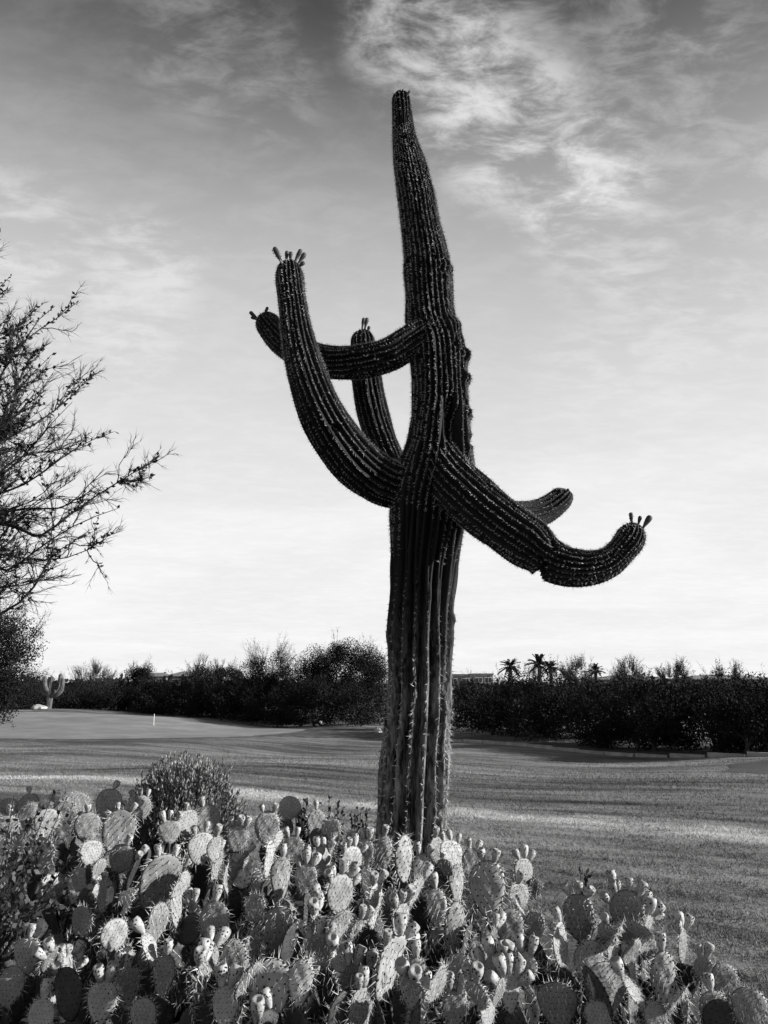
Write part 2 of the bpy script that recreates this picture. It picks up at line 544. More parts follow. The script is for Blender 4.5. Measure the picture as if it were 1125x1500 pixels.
def ell(rx, ry, wob=0.06, seed=0):
    ph = np.random.default_rng(seed).uniform(0, 6.28, 4)
    return lambda a: np.stack([rx * np.cos(a), ry * np.sin(a)], 1) * (1 + wob * (np.sin(2 * a + ph[0]) + .6 * np.sin(3 * a + ph[1]) + .4 * np.sin(7 * a + ph[2])))[:, None]


sheet('putting_green', ell(13.5, 9.0, 0.05, 1), M['green'], 0.06, centre=(-17.5, 45.5))
sheet('green_fringe', ell(14.3, 9.7, 0.05, 1), M['rough'], 0.02, centre=(-17.5, 45.5))
sheet('dark_patch', ell(4.6, 4.0, 0.10, 2), M['rough'], 0.03, centre=(-4.2, 43.5))  # sheet of darker ground on the far fairway
sheet('sand_hollow', ell(2.2, 2.3, 0.16, 3), M['path'], 0.015, centre=(11.6, 21.6))

# cart path with pale kerb stones, at the foot of the far hedge
def ribbon(name, pts, wdt, m, lift):
    C, q = catmull(np.asarray(pts, float), 0.7)
    t = np.gradient(C, axis=0); t = unit(t); n = np.stack([-t[:, 1], t[:, 0]], 1)
    A = C + n * wdt / 2; B = C - n * wdt / 2
    V = np.concatenate([np.column_stack([A, ground_z(A[:, 0], A[:, 1]) + lift]), np.column_stack([B, ground_z(B[:, 0], B[:, 1]) + lift])])
    k = len(C); i = np.arange(k - 1)
    return structure(link(name, mesh_np(name, V, [np.stack([i, i + k, i + k + 1, i + 1], 1)], [m], None, True)))


path_pts = [(1.5, 42), (4, 38.0), (8, 33.5), (12, 29.5), (17.5, 26.8), (26, 25.0)]
pth = ribbon('cart_path', path_pts, 1.9, M['path'], 0.03)
Ck, _ = catmull(np.asarray(path_pts, float), 1.2)
tk = unit(np.gradient(Ck, axis=0)); nk = np.stack([-tk[:, 1], tk[:, 0]], 1)
kerb_me = box_mesh('kerb_stone', (float(np.linalg.norm(Ck[1] - Ck[0])) - .012, 0.14, 0.16), M['kerb'])
for k in range(0, len(Ck) - 2):
    for sgn in (-1,):
        c = Ck[k] + nk[k] * sgn * 1.03
        o = link('kerb_stone', kerb_me, pth, (c[0], c[1], gz(*c) + 0.045 + RNG.uniform(-.012, .012)))
        o.rotation_euler = (0, 0, math.atan2(tk[k][1], tk[k][0]) + RNG.uniform(-.02, .02))

# planting bed that carries the prickly pears
BED = [(-4.6, 2.0), (-4.8, 6.6), (-3.2, 7.4), (-1.6, 7.3), (-0.4, 6.5), (0.9, 6.1), (1.15, 5.3), (1.55, 4.7), (1.75, 4.1), (2.3, 3.55), (2.6, 2.9), (2.9, 1.6), (0, 1.2)]
bc = np.array([-1.2, 4.0])
bp = np.array(BED) - bc
bang = np.arctan2(bp[:, 1], bp[:, 0]); bord = np.argsort(bang); bang = bang[bord]; brad = np.linalg.norm(bp, axis=1)[bord]


def bed_r(a):
    a = (np.asarray(a) + math.pi) % (2 * math.pi) - math.pi
    return np.interp(a, np.concatenate([bang - 2 * math.pi, bang, bang + 2 * math.pi]), np.tile(brad, 3))


def in_bed(x, y, m=0.0):
    dx = np.asarray(x) - bc[0]; dy = np.asarray(y) - bc[1]
    return np.hypot(dx, dy) < bed_r(np.arctan2(dy, dx)) - m


sheet('planting_bed', lambda a: (bed_r(a) * (1 + .012 * np.sin(13 * a) + .01 * np.sin(29 * a)))[:, None] * np.stack([np.cos(a), np.sin(a)], 1), M['soil'], 0.035, rings=14, segs=128, centre=tuple(bc))

# short turf, blade by blade, thinning out with distance
n = 430000
yy = 1.0 / RNG.uniform(1 / 42.0, 1 / 3.3, n)
yy = np.where(RNG.uniform(size=n) < .42, RNG.uniform(5, 42, n), yy)
xx = RNG.uniform(-0.58, 0.60, n) * yy
ok = RNG.uniform(size=n) > smoothstep(14, 42, yy + 3 * np.sin(xx * .4))
xx, yy = xx[ok], yy[ok]
n = len(xx)
keep = ~in_bed(xx, yy, 0.03)
xx, yy = xx[keep], yy[keep]
cl1 = np.sin(xx * 5.1 + yy * 9.7 + 2 * np.sin(yy * 2.3 + xx)) * np.sin(yy * 6.1 - xx * 2.7 + 1.3 * np.sin(xx * 3.1))
keep = RNG.uniform(size=len(xx)) < 0.62 + 0.38 * cl1
xx, yy, cl1 = xx[keep], yy[keep], cl1[keep]
n = len(xx)
hh = RNG.uniform(.010, .026, n) * (1 + .5 * np.clip(cl1, 0, 1)) * (1 + yy / 40)
ww = .0016 * (1 + yy / 6.0)
A = np.column_stack([xx, yy, ground_z(xx, yy) - .002])
an = RNG.uniform(0, 6.28, n)
side = np.column_stack([np.cos(an), np.sin(an), np.zeros(n)]) * ww[:, None]
tip = np.column_stack([RNG.normal(0, .7, n), RNG.normal(0, .7, n), np.ones(n)]) * hh[:, None]
V = np.stack([A - side, A + side, A + tip], 1).reshape(-1, 3)
tag(stuff(link('turf_grass', mesh_np('turf_grass', V, [np.arange(3 * n).reshape(-1, 3)], [M['blades']]))), 'short dry mown turf of the open fairway', 'grass')

# ------------------------------------------------------------------ the tall saguaro
SY = 5.5


def ribbed(ctrl, n_lo, split, seed, rib=0.2, dents=(), step=0.022, per=6, wobble=0.05, tip_round=True, ref=(1, 0, 0), low_wide=0.0, rexp=.75):
    """ctrl rows x,y,z,r.  split(z, s) says how far each rib has divided in two.  returns V, quads, areoles(pos, normal, tangent, r)"""
    rg = np.random.default_rng(seed)
    A, q = catmull(ctrl, step)
    C, R = A[:, :3], A[:, 3].copy()
    if tip_round:
        L = q[-1]; rt = R[-1] * 1.35
        x = np.clip((q - (L - rt)) / rt, 0, 1)
        R = R * np.sqrt(np.maximum(1 - x ** 2.2, 0.0025))
    T, N, B = frames(C, ref)
    S = np.array([split(C[i][2], q[i] / q[-1]) for i in range(len(q))])
    na = n_lo * 2 * per
    phi = np.arange(na) * 2 * math.pi / na
    p1, p2, p3 = rg.uniform(0, 6.28, 3)
    wob = wobble * (np.sin(q * 2.3 + p1) + .6 * np.sin(q * 5.1 + p2) + .3 * np.sin(q * 11 + p3))
    ph = phi[None] + wob[:, None] * (0.6 + 0.6 * np.sin(phi * 2 + q[:, None] * 1.3))
    h1 = np.abs(np.sin(n_lo * phi / 2)) ** rexp
    h2 = np.abs(np.sin(n_lo * phi)) ** .8
    H = h1[None] * (1 - S[:, None]) + h2[None] * S[:, None]
    dep = rib * (1 - .35 * S)[:, None]
    ribvar = 1 + .035 * np.sin(phi[None] * 5 + q[:, None] * 1.7 + p1) + .03 * np.sin(phi[None] * 9 - q[:, None] * 4.3 + p2) + .018 * np.sin(phi[None] * 14 + q[:, None] * 13 + p3)
    RR = R[:, None] * (1 - dep + dep * H) * ribvar
    D = np.cos(ph)[..., None] * N[:, None] + np.sin(ph)[..., None] * B[:, None]
    V = C[:, None] + RR[..., None] * D
    push = np.zeros(RR.shape)
    for (p, sig, dp, lip) in dents:
        d2 = (((V - np.asarray(p)) / np.asarray(sig)) ** 2).sum(-1)
        push += -dp * np.exp(-d2 ** 2) + lip * np.exp(-((np.sqrt(d2) - 1.25) / .22) ** 2)
    V = V + np.maximum(push, -.8 * RR)[..., None] * D
    m = len(q)
    i = np.arange(m - 1)[:, None] * na; j = np.arange(na)[None]; j2 = (j + 1) % na
    Q = np.stack([i + j, i + j2, i + na + j2, i + na + j], -1).reshape(-1, 4)
    VV = np.vstack([V.reshape(-1, 3), C[-1:] + T[-1:] * R[-1] * .5])
    jj = np.arange(na)
    tr = np.stack([(m - 1) * na + jj, (m - 1) * na + (jj + 1) % na, np.full(na, m * na)], 1)
    # areoles on the ridges
    ap, an_, at = [], [], []
    pair_thr = .5 + rg.uniform(-.42, .42, n_lo)
    for rb in range(n_lo * 2):
        k2 = int(round((rb + .5) * per)) % na          # ridge of a divided rib
        k1 = int(round((rb // 2) * 2 * per + per)) % na  # ridge of an undivided rib
        s0 = rg.uniform(0, .03)
        while s0 < q[-1]:
            ii = min(int(s0 / q[-1] * (m - 1)), m - 1)
            if S[ii] > pair_thr[rb // 2]:
                kk = k2
            else:
                kk = k1 if rb % 2 == 0 else None
            if kk is not None and R[ii] > .018:
                ap.append(V[ii, kk]); an_.append(D[ii, kk]); at.append(T[ii])
            s0 += rg.uniform(.021, .030) * (1 + .9 * (1 - S[ii]) * low_wide)
    return VV, Q, tr, np.array(ap), np.array(an_), np.array(at), C, T, R


def saguaro_spines(ap, an_, at, seed, lo=.012, hi=.030, num=8):
    rg = np.random.default_rng(seed)
    mb = MB()
    k = len(ap)
    for _ in range(num):
        d = an_ * rg.uniform(.35, 1.0, (k, 1)) + at * rg.uniform(-.9, .55, (k, 1)) + rg.normal(0, .45, (k, 3))
        keep = rg.uniform(size=k) < .92
        L = rg.uniform(lo, hi, (k, 1)) * (1 + .5 * (ap[:, 2:3] < 1.7))
        mb.spikes(ap[keep] - an_[keep] * .002, (unit(d) * L)[keep], .0016 + .0009 * (ap[keep][:, 2] < 1.8))
    return mb


def felt_dots(ap, an_, at, r=.0042):
    mb = MB()
    s = unit(np.cross(an_, at)); u = unit(np.cross(s, an_))
    k = len(ap)
    V = np.stack([ap + s * r - an_ * .002, ap + u * r * 1.3 - an_ * .002, ap - s * r - an_ * .002, ap - u * r * 1.3 - an_ * .002, ap + an_ * r * .8], 1)
    b = np.arange(k)[:, None] * 5
    t = np.concatenate([b + np.array([[0, 1, 4]]), b + np.array([[1, 2, 4]]), b + np.array([[2, 3, 4]]), b + np.array([[3, 0, 4]])])
    mb.add(V.reshape(-1, 3), None, t)
    return mb


prof = [(1240, 550, 655), (1200, 552, 656), (1150, 555, 657), (1100, 559, 658), (1050, 563, 660), (1000, 567, 660), (950, 567, 661), (900, 568, 664), (850, 569, 671), (800, 570, 677),
        (740, 573, 686), (690, 584, 695), (650, 597, 692), (600, 604, 688), (550, 604, 685), (510, 600, 682), (480, 594, 670), (440, 594, 664), (400, 591, 661), (380, 591, 657), (330, 587, 644),
        (290, 582, 637), (240, 577, 622), (200, 575, 609), (165, 574, 604), (148, 574, 601), (134, 575.5, 600)]
ctrl = []
for (py, l, r) in prof:
    c = P((l + r) / 2, py, SY)
    ctrl.append([*c, msize((r - l) / 2, c)])
r0 = ctrl[0][3]
base_xy = ctrl[0][:2]
gzb = gz(*base_xy)
ctrl = [[base_xy[0] - .012, SY, gzb - .06, r0 * .98], [base_xy[0] - .006, SY, gzb + .22, r0 * 1.0]] + ctrl
SB = np.array([base_xy[0], SY, gzb])
sag = thing('saguaro_cactus', tuple(SB), 'tall old ribbed saguaro with five curving arms rising behind the prickly pears', 'cactus')
rg = np.random.default_rng(3)
fr = SY - .22
dents = [(P(661, 628, fr), (.052, .22, .27), .15, .022), (P(664, 672, fr), (.04, .2, .10), .08, .012)]
for (px, py, s, dp, lp) in ((668, 505, .022, .03, .014), (684, 515, .035, -.03, 0), (686, 548, .03, -.028, 0), (600, 380, .03, .02, .016), (635, 378, .024, .035, .012), (601, 207, .026, .035, .006),
                            (622, 240, .025, -.022, 0), (616, 318, .018, .025, .008), (658, 385, .04, -.02, 0), (668, 470, .05, -.02, 0), (643, 300, .02, .02, .006), (652, 1005, .018, .03, .016), (636, 1003, .016, .03, .012),
                            (632, 1080, .022, .03, .018), (631, 1168, .022, .03, .018), (645, 1190, .03, .03, .016), (642, 1220, .022, .03, .014), (612, 1018, .018, -.016, 0), (668, 905, .03, -.012, 0),
                            (575, 930, .05, -.012, 0), (690, 600, .03, -.02, 0), (692, 640, .03, .02, .01), (655, 690, .05, -.03, 0), (598, 480, .05, -.02, 0), (610, 860, .02, .02, .008)):
    dents.append((P(px, py, fr + .06), (s, .22, s * 1.35), dp * 1.5, lp))
for k in range(26):
    py = rg.uniform(180, 900); row = min(prof, key=lambda r_: abs(r_[0] - py))
    px = row[1] + (row[2] - row[1]) * rg.uniform(.05, 1.0); sz_ = rg.uniform(.012, .03)
    dents.append((P(px, py, fr + .06), (sz_, .2, sz_ * rg.uniform(1, 2)), rg.choice([-.018, .025, .03]), .006))


def trunk_split(z, s):
    return float(smoothstep(1.9, 3.1, z) * (1 - smoothstep(6.15, 6.55, z)))


V, Q, T3, ap, an_, at, TC, TT, TR = ribbed([[c[0] - SB[0], c[1] - SB[1], c[2] - SB[2], c[3]] for c in ctrl], 16, lambda z, s: trunk_split(z + SB[2], s), 5, .40,
                                          [((p[0] - SB[0], p[1] - SB[1], p[2] - SB[2]), sg, dp, lp) for (p, sg, dp, lp) in dents], per=6, low_wide=1.0, rexp=1.2)
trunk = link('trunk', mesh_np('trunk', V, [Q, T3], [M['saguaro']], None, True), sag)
trunk['label'] = 'ribbed trunk, corky near the ground and coloured pale as if sunlit, with a torn hollow at the arms'
stuff(link('spines', saguaro_spines(ap, an_, at, 1, .014, .032, 5).build('trunk_spines', [M['sag_spine']]), trunk))
stuff(link('areoles', felt_dots(ap, an_, at).build('trunk_areoles', [M['felt']]), trunk))
# pale torn lip along the left edge of the hollow
lipc = [P(648, 585, fr + .055), P(644, 605, fr + .05), P(643, 630, fr + .045), P(644, 655, fr + .04), P(649, 676, fr + .035)]
LC, _ = catmull(np.array(lipc), .012)
mb = MB(); rr = .014 * np.sin(np.linspace(.25, 2.9, len(LC))) * (1 + .35 * np.sin(np.linspace(0, 21, len(LC)))) + .004
mb.tube(LC + np.column_stack([.004 * np.sin(np.linspace(0, 17, len(LC))), np.zeros(len(LC)), np.zeros(len(LC))]) - SB, rr, 7)
link('hollow_lip', mb.build('hollow_lip', [M['callus']], True), trunk)

bud_meshes = []
for sdd in range(3):
    f = 1 + .15 * (sdd - 1)
    pv, pq = lathe([(.0, -.006), (.007, -.004), (.0075, .02), (.011 * f, .045), (.0165 * f, .075), (.018 * f, .094), (.0155 * f, .108), (.010, .113), (.006, .107), (0.0001, .105)], 9)
    mb = MB(); mb.add(pv, pq)
    for z in (.05, .066, .082, .096):
        a = RNG.uniform(0, 6.28, 5); rad = np.interp(z, [.045, .075, .094, .108], [.011, .0165, .018, .0155])
        pa = np.column_stack([np.cos(a) * rad, np.sin(a) * rad, np.full(5, z)])
        mb.spikes(pa, np.column_stack([np.cos(a), np.sin(a), np.full(5, .8)]) * .006, .0025)
    bud_meshes.append(mb.build('fruit', [M['bud']], True))


def saguaro_fruit(parent, a, b, k):
    a = np.asarray(a); b = np.asarray(b)
    o = link('fruit', bud_meshes[k % 3], parent, tuple(a - SB))
    d = Vector(b - a); o.rotation_mode = 'QUATERNION'
    o.rotation_quaternion = d.to_track_quat('Z', 'Y')
    s = d.length / .112
    o.scale = (max(s, .72), max(s, .72), s)


def arm(pts, nrib, seed, label, fruits=(), dents=(), lo=.012, hi=.028, rib=.2):
    """pts rows: px, py, half width in px, distance Y"""
    c = []
    for (px, py, hw, Yd) in pts:
        p = P(px, py, Yd); c.append([*(p - SB), msize(hw, p)])
    V, Q, T3, ap, an_, at, C, T, R = ribbed(c, nrib, lambda z, s: 0.0, seed, rib, [(np.asarray(p) - SB, sg, dp, lp) for (p, sg, dp, lp) in dents], per=4, wobble=.035, ref=(.3, 1, .2))
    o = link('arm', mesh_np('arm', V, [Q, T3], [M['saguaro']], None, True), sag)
    o['label'] = label
    inside = np.ones(len(ap), bool)
    stuff(link('spines', saguaro_spines(ap[inside], an_[inside], at[inside], seed + 9, lo, hi, 4).build('arm_spines', [M['sag_spine']]), o))
    stuff(link('areoles', felt_dots(ap, an_, at).build('arm_areoles', [M['felt']]), o))
    for k, (ax, ay, bx, by, Yd) in enumerate(fruits):
        saguaro_fruit(o, P(ax, ay, Yd), P(bx, by, Yd - .01), k)
    return o


arm([(640, 690, 26, 5.56), (600, 710, 31, 5.54), (560, 704, 35, 5.46), (523, 678, 36, 5.34), (493, 642, 34.5, 5.22), (468, 597, 32, 5.1), (449, 545, 28.5, 5.06), (436, 490, 23.5, 5.04), (428, 440, 20.5, 5.03), (424, 405, 20.5, 5.03), (423, 382, 18, 5.03)],
    22, 11, 'stoutest arm, sweeping down and up to a tall upright tip crowned with club-shaped fruit',
    [(414, 388, 402, 363, 5.0), (419, 386, 420.5, 368, 5.02), (425, 385, 426, 369, 5.06), (430, 387, 441, 366, 5.0), (435, 389, 447, 371, 5.04), (433, 394, 446, 384, 5.0)],
    [(P(492, 625, 5.0), (.035, .1, .03), .05, .02), (P(525, 690, 5.05), (.03, .1, .025), .025, .01)])
arm([(640, 478, 20, 5.45), (604, 497, 23, 5.40), (570, 519, 24, 5.39), (530, 529, 24.5, 5.42), (490, 531, 24, 5.5), (450, 522, 23.5, 5.58), (418, 502, 22, 5.62), (396, 479, 18.5, 5.64), (382, 461, 15.5, 5.65)],
    20, 12, 'slender upper arm passing behind the stoutest arm and ending in a short knob',
    [(386, 465, 392, 450, 5.6), (379, 468, 366, 457, 5.62), (377, 469, 368, 464, 5.6)],
    [(P(565, 522, 5.25), (.06, .12, .02), .035, .012), (P(588, 512, 5.25), (.02, .1, .02), .03, .01)])
arm([(622, 745, 20, 5.6), (600, 728, 22, 5.75), (577, 690, 23, 5.88), (556, 640, 23, 5.97), (543, 590, 22.5, 6.0), (535, 540, 21, 6.02), (532, 505, 18.5, 6.02), (531, 483, 16, 6.02)],
    18, 13, 'upright arm behind the others, rising straight with two fruit on top',
    [(530, 484, 533, 466, 5.97), (534, 484, 538, 466, 5.98), (538, 488, 541, 478, 5.97)])
arm([(640, 668, 30, 5.42), (664, 706, 37, 5.28), (700, 742, 39, 5.14), (742, 774, 38, 5.02), (778, 799, 37.5, 4.945), (795, 812, 31.5, 4.91), (820, 827, 30, 4.87), (858, 832, 26.5, 4.84), (890, 824, 22.5, 4.82), (909, 808, 20.5, 4.81), (923, 790, 21.5, 4.81), (932, 766, 17.5, 4.81)],
    22, 14, 'heavy drooping arm pinched at mid length and turned up at its fruiting tip',
    [(926, 773, 924, 751, 4.78), (934, 772, 938, 756, 4.8), (940, 776, 953, 756, 4.78)],
    [(P(790, 836, 4.9), (.024, .2, .075), .12, .022), (P(812, 800, 4.75), (.02, .12, .05), .03, .012)])
arm([(640, 705, 18, 5.6), (690, 734, 21, 5.8), (735, 752, 21.5, 5.95), (772, 755, 21, 6.05), (802, 745, 19.5, 6.1), (826, 726, 16.5, 6.12), (832, 717, 14, 6.12)],
    17, 15, 'short stubby arm behind the drooping arm, tip turned slightly up',
    [(829, 722, 833, 716, 6.05), (822, 722, 820, 716, 6.05)])
saguaro_fruit(trunk, P(594, 144, 5.46), P(600.5, 133, 5.45), 0)

# ------------------------------------------------------------------ prickly pears
NOM = 0.24      # nominal pad height


def pad_geometry(aspect, seed):
    rg = np.random.default_rng(seed)
    K, S = 10, 36
    th = np.arange(S) * 2 * math.pi / S
    egg = rg.uniform(.16, .34)
    ox = aspect * NOM / 2 * np.sin(th) * (1 - egg * np.cos(th)) * (1 + .025 * np.sin(3 * th + rg.uniform(0, 6)) + .015 * np.sin(5 * th + rg.uniform(0, 6)))
    oz = NOM * (1 - np.cos(th)) / 2 * (1 + .02 * np.sin(2 * th + rg.uniform(0, 6)))
    zc = NOM * .53
    bx, bz, tw = rg.uniform(-.05, .05), rg.uniform(-.05, .05), rg.uniform(-.25, .25)
    thick = rg.uniform(.0095, .0125)
    pp = rg.uniform(0, 6, 4)

    def surf(rho, x, z, side):
        u = x / (aspect * NOM / 2); v = (z - zc) / (NOM / 2)
        y = side * thick * np.maximum(1 - rho ** 2.8, 0) ** .55
        y = y + NOM * (bx * u * u * .6 + bz * v * v + .10 * tw * u * v) + .0022 * np.sin(7 * u + pp[0]) * np.sin(6 * v + pp[1]) * side + .004 * np.sin(3.1 * v + pp[2])
        return np.stack([x, y, z], -1)
    Vs, Q, T3 = [], [], []
    rings = np.linspace(0, 1, K + 1)[1:]
    rim = None
    nV = 0
    idx = {}
    for side in (-1, 1):
        Vs.append(surf(np.array([0.0]), np.array([0.0]), np.array([zc]), side)); c0 = nV; nV += 1
        rows = []
        for ri, rho in enumerate(rings):
            if ri == K - 1 and rim is not None:
                rows.append(rim); continue
            x = ox * rho; z = zc + (oz - zc) * rho
            Vs.append(surf(np.full(S, rho), x, z, side if ri < K - 1 else 0)); row = np.arange(nV, nV + S); nV += S
            rows.append(row)
            if ri == K - 1: rim = row
        j2 = (np.arange(S) + 1) % S
        t = np.stack([np.full(S, c0), rows[0], rows[0][j2]], 1)
        T3.append(t if side > 0 else t[:, ::-1])
        for a, b in zip(rows[:-1], rows[1:]):
            q = np.stack([a, b, b[j2], a[j2]], 1)
            Q.append(q if side > 0 else q[:, ::-1])
    me = mesh_np('pad', np.concatenate(Vs), [np.concatenate(Q), np.concatenate(T3)], [M['pad']], None, True)
    old = me.copy(); old.materials[0] = M['pad_old_shaded']  # copy with its skin darkened as if in shade
    # areoles and spines
    pts, nrm, edge = [], [], []
    sp = .029
    for side in (-1, 1):
        o1, o2 = rg.uniform(0, sp, 2)
        for r in range(-1, 12):
            for c in range(-8, 9):
                x = (c + .5 * (r % 2)) * sp + rg.normal(0, .0025) + o1 * .3; z = r * sp * .9 + rg.normal(0, .0025) + o2
                a = math.atan2(x, -(z - zc)); a = a % (2 * math.pi)
                R = math.hypot(np.interp(a, np.append(th, 2 * math.pi), np.append(ox, ox[0])), np.interp(a, np.append(th, 2 * math.pi), np.append(oz, oz[0])) - zc)
                rho = math.hypot(x, z - zc) / R
                if rho < .90:
                    pts.append(surf(np.array([rho]), np.array([x]), np.array([z]), side)[0]); nrm.append((x * rho * 1.2, side, (z - zc) * rho * 1.2)); edge.append(rho > .72)
    for k in range(26):
        a = .5 + (2 * math.pi - 1.0) * (k + rg.uniform(-.2, .2)) / 25
        x = np.interp(a, np.append(th, 2 * math.pi), np.append(ox, ox[0])); z = np.interp(a, np.append(th, 2 * math.pi), np.append(oz, oz[0]))
        pts.append(surf(np.array([1.0]), np.array([x * .985]), np.array([zc + (z - zc) * .985]), 0)[0]); nrm.append((x / aspect, 0, z - zc)); edge.append(True)
    pts = np.array(pts); nrm = unit(np.array(nrm)); edge = np.array(edge)
    dm = MB()
    tdir = unit(np.cross(nrm, np.array([[.31, .2, .9]]))); bdir = np.cross(nrm, tdir)
    k6 = 6
    ang = np.arange(k6) * 2 * math.pi / k6
    n = len(pts)
    rad = rg.uniform(.0048, .0068, (n, 1, 1))
    ring = pts[:, None] + rad * (np.cos(ang)[None, :, None] * tdir[:, None] + np.sin(ang)[None, :, None] * bdir[:, None]) - nrm[:, None] * .0015
    VV = np.concatenate([ring, (pts + nrm * .0026)[:, None]], 1).reshape(-1, 3)
    b = np.arange(n)[:, None] * 7
    tri = np.concatenate([b + np.array([[q, (q + 1) % 6, 6]]) for q in range(6)])
    dm.add(VV, None, tri)
    nd = len(tri)
    sm = MB()
    slant = np.array([rg.uniform(-.55, .55), 0, -.85])
    for rep in range(4):
        pr = np.where(edge, (.85, .7, .5, .3)[rep], (.66, .16, .05, .0)[rep]) * np.clip(.55 + .7 * pts[:, 2] / NOM, .5, 1.2)
        kp = rg.uniform(size=n) < pr
        kk = kp.sum()
        d = nrm[kp] * rg.uniform(.5, 1.0, (kk, 1)) + np.array([0, 0, -1.0]) * rg.uniform(-.25, .95, (kk, 1)) + rg.normal(0, .28, (kk, 3))
        if rep == 0:
            fl_ = ~edge[kp]
            d[fl_] = nrm[kp][fl_] * .55 + slant + rg.normal(0, .13, (fl_.sum(), 3))
        sm.spikes(pts[kp], unit(d) * rg.uniform(.020, .055, (kk, 1)), rg.uniform(.0014, .0021, kk))
    A = mesh_np('pad_areoles', np.concatenate(dm.V), [np.concatenate(dm.T)], [M['areole']])
    B = mesh_np('pad_spines', np.concatenate(sm.V), [np.concatenate(sm.T)], [M['spine']])
    # rim lookup for attaching things
    rimp = surf(np.ones(S), ox, oz, 0)
    return dict(mesh=me, old=old, dots=A, spines=B, rim=rimp, aspect=aspect)


ASP = [.42, .52, .60, .68, .75, .82, .90, 1.0]
PADS = []
for k, a in enumerate(ASP):
    for s in range(3):
        PADS.append(pad_geometry(a, 100 + 10 * k + s))

FRUITS = []
for s in range(4):
    rg = np.random.default_rng(40 + s)
    L = .050 * rg.uniform(.85, 1.15); R0 = .0190 * rg.uniform(.9, 1.12)
    pv, pq = lathe([(.0001, -.004), (.0065, -.003), (.0105, .006), (R0 * .82, L * .32), (R0 * .98, L * .62), (R0, L * .8), (R0 * .9, L * .95), (R0 * .74, L), (R0 * .45, L * .93), (.0001, L * .90)], 12)
    mb = MB(); mb.add(pv, pq)
    dots = MB()
    a = rg.uniform(0, 6.28, 30); z = L * rg.uniform(.25, .97, 30)
    rad = np.interp(z, [L * .0, L * .35, L * .62, L * .8, L * .95], [.007, R0 * .72, R0 * .98, R0, R0 * .9])
    pa = np.column_stack([np.cos(a) * rad, np.sin(a) * rad, z])
    na = np.column_stack([np.cos(a), np.sin(a), np.zeros(30)])
    FRUITS.append((mb.build('fruit', [M['fruit']], True), felt_dots(pa, na, np.tile([[0, 0, 1.0]], (30, 1)), .0040)))
for k, (me, dm) in enumerate(FRUITS):       # put the dark areoles on the fruit's own mesh
    V0 = np.zeros(len(me.vertices) * 3, np.float32); me.vertices.foreach_get('co', V0); V0 = V0.reshape(-1, 3)
    q0 = np.array([list(p.vertices) for p in me.polygons]); t0 = np.concatenate(dm.T) + len(V0)
    nm = mesh_np('fruit', np.vstack([V0, np.concatenate(dm.V)]), [q0, t0], [M['fruit'], M['areole']], np.concatenate([np.zeros(len(q0)), np.ones(len(t0))]), True)
    FRUITS[k] = nm

# clump centres on the ground with what singles each one out
CLUMPS = [
    ((0.20, 4.55), 'prickly pear clump pressed against the saguaro foot, slim upright bright pad in its middle'),
    ((0.95, 4.35), 'prickly pear clump beside the saguaro, with a broad dark pad under pale fruiting ones'),
    ((1.25, 3.55), 'prickly pear clump at the grass edge whose top pads carry rows of fruit'),
    ((1.60, 3.15), 'low outermost prickly pear clump spilling toward the mown grass'),
    ((0.75, 2.95), 'prickly pear clump with wide dark-faced pads and a row of four fruit'),
    ((0.02, 3.00), 'brightly lit prickly pear clump with one long leaning pad and many fruit'),
    ((-0.35, 4.15), 'prickly pear clump of crowded pale pads and fruit beside the small leafy weeds'),
    ((-0.55, 3.00), 'prickly pear clump with tall grey pads and one narrow bright pad'),
    ((-0.85, 5.55), 'prickly pear clump below the weeds with a single pad leaning out above the grass'),
    ((-1.25, 3.90), 'prickly pear clump with one large leaning pad and thin edge-on pads under it'),
    ((-1.50, 5.35), 'prickly pear clump right in front of the round twiggy shrub'),
    ((-1.15, 2.80), 'prickly pear clump with edge-on spiny pads topped by knots of fruit'),
    ((-2.05, 4.75), 'prickly pear clump of broad round grey pads between round shrub and leafy bush'),
    ((-2.60, 5.10), 'prickly pear clump half hidden behind the dark leafy bush'),
    ((-1.90, 3.45), 'shaded prickly pear clump below the leafy bush with one dappled pad'),
]
plants = []
for (c, lab) in CLUMPS:
    plants.append(thing('prickly_pear', (c[0], c[1], gz(*c) + .03), lab, 'prickly pear', 'prickly pears around the saguaro'))
CC = np.array([c for c, _ in CLUMPS])


SKY_LINE = ([-200, 0, 520, 560, 700, 800, 900, 960, 1000, 1060, 1125, 1300], [1165, 1165, 1195, 1240, 1250, 1270, 1300, 1345, 1375, 1425, 1460, 1500])


def to_pix(p):
    d = np.asarray(p, float) - EYE
    f = d[1] * math.cos(PITCH) + d[2] * math.sin(PITCH); u = -d[1] * math.sin(PITCH) + d[2] * math.cos(PITCH)
    return 562.5 + d[0] / f * FPX, 750 - u / f * FPX


def too_tall(base, up, h):
    tx, ty = to_pix(np.asarray(base) + unit(up) * h * 1.1)
    return ty < np.interp(tx, *SKY_LINE)


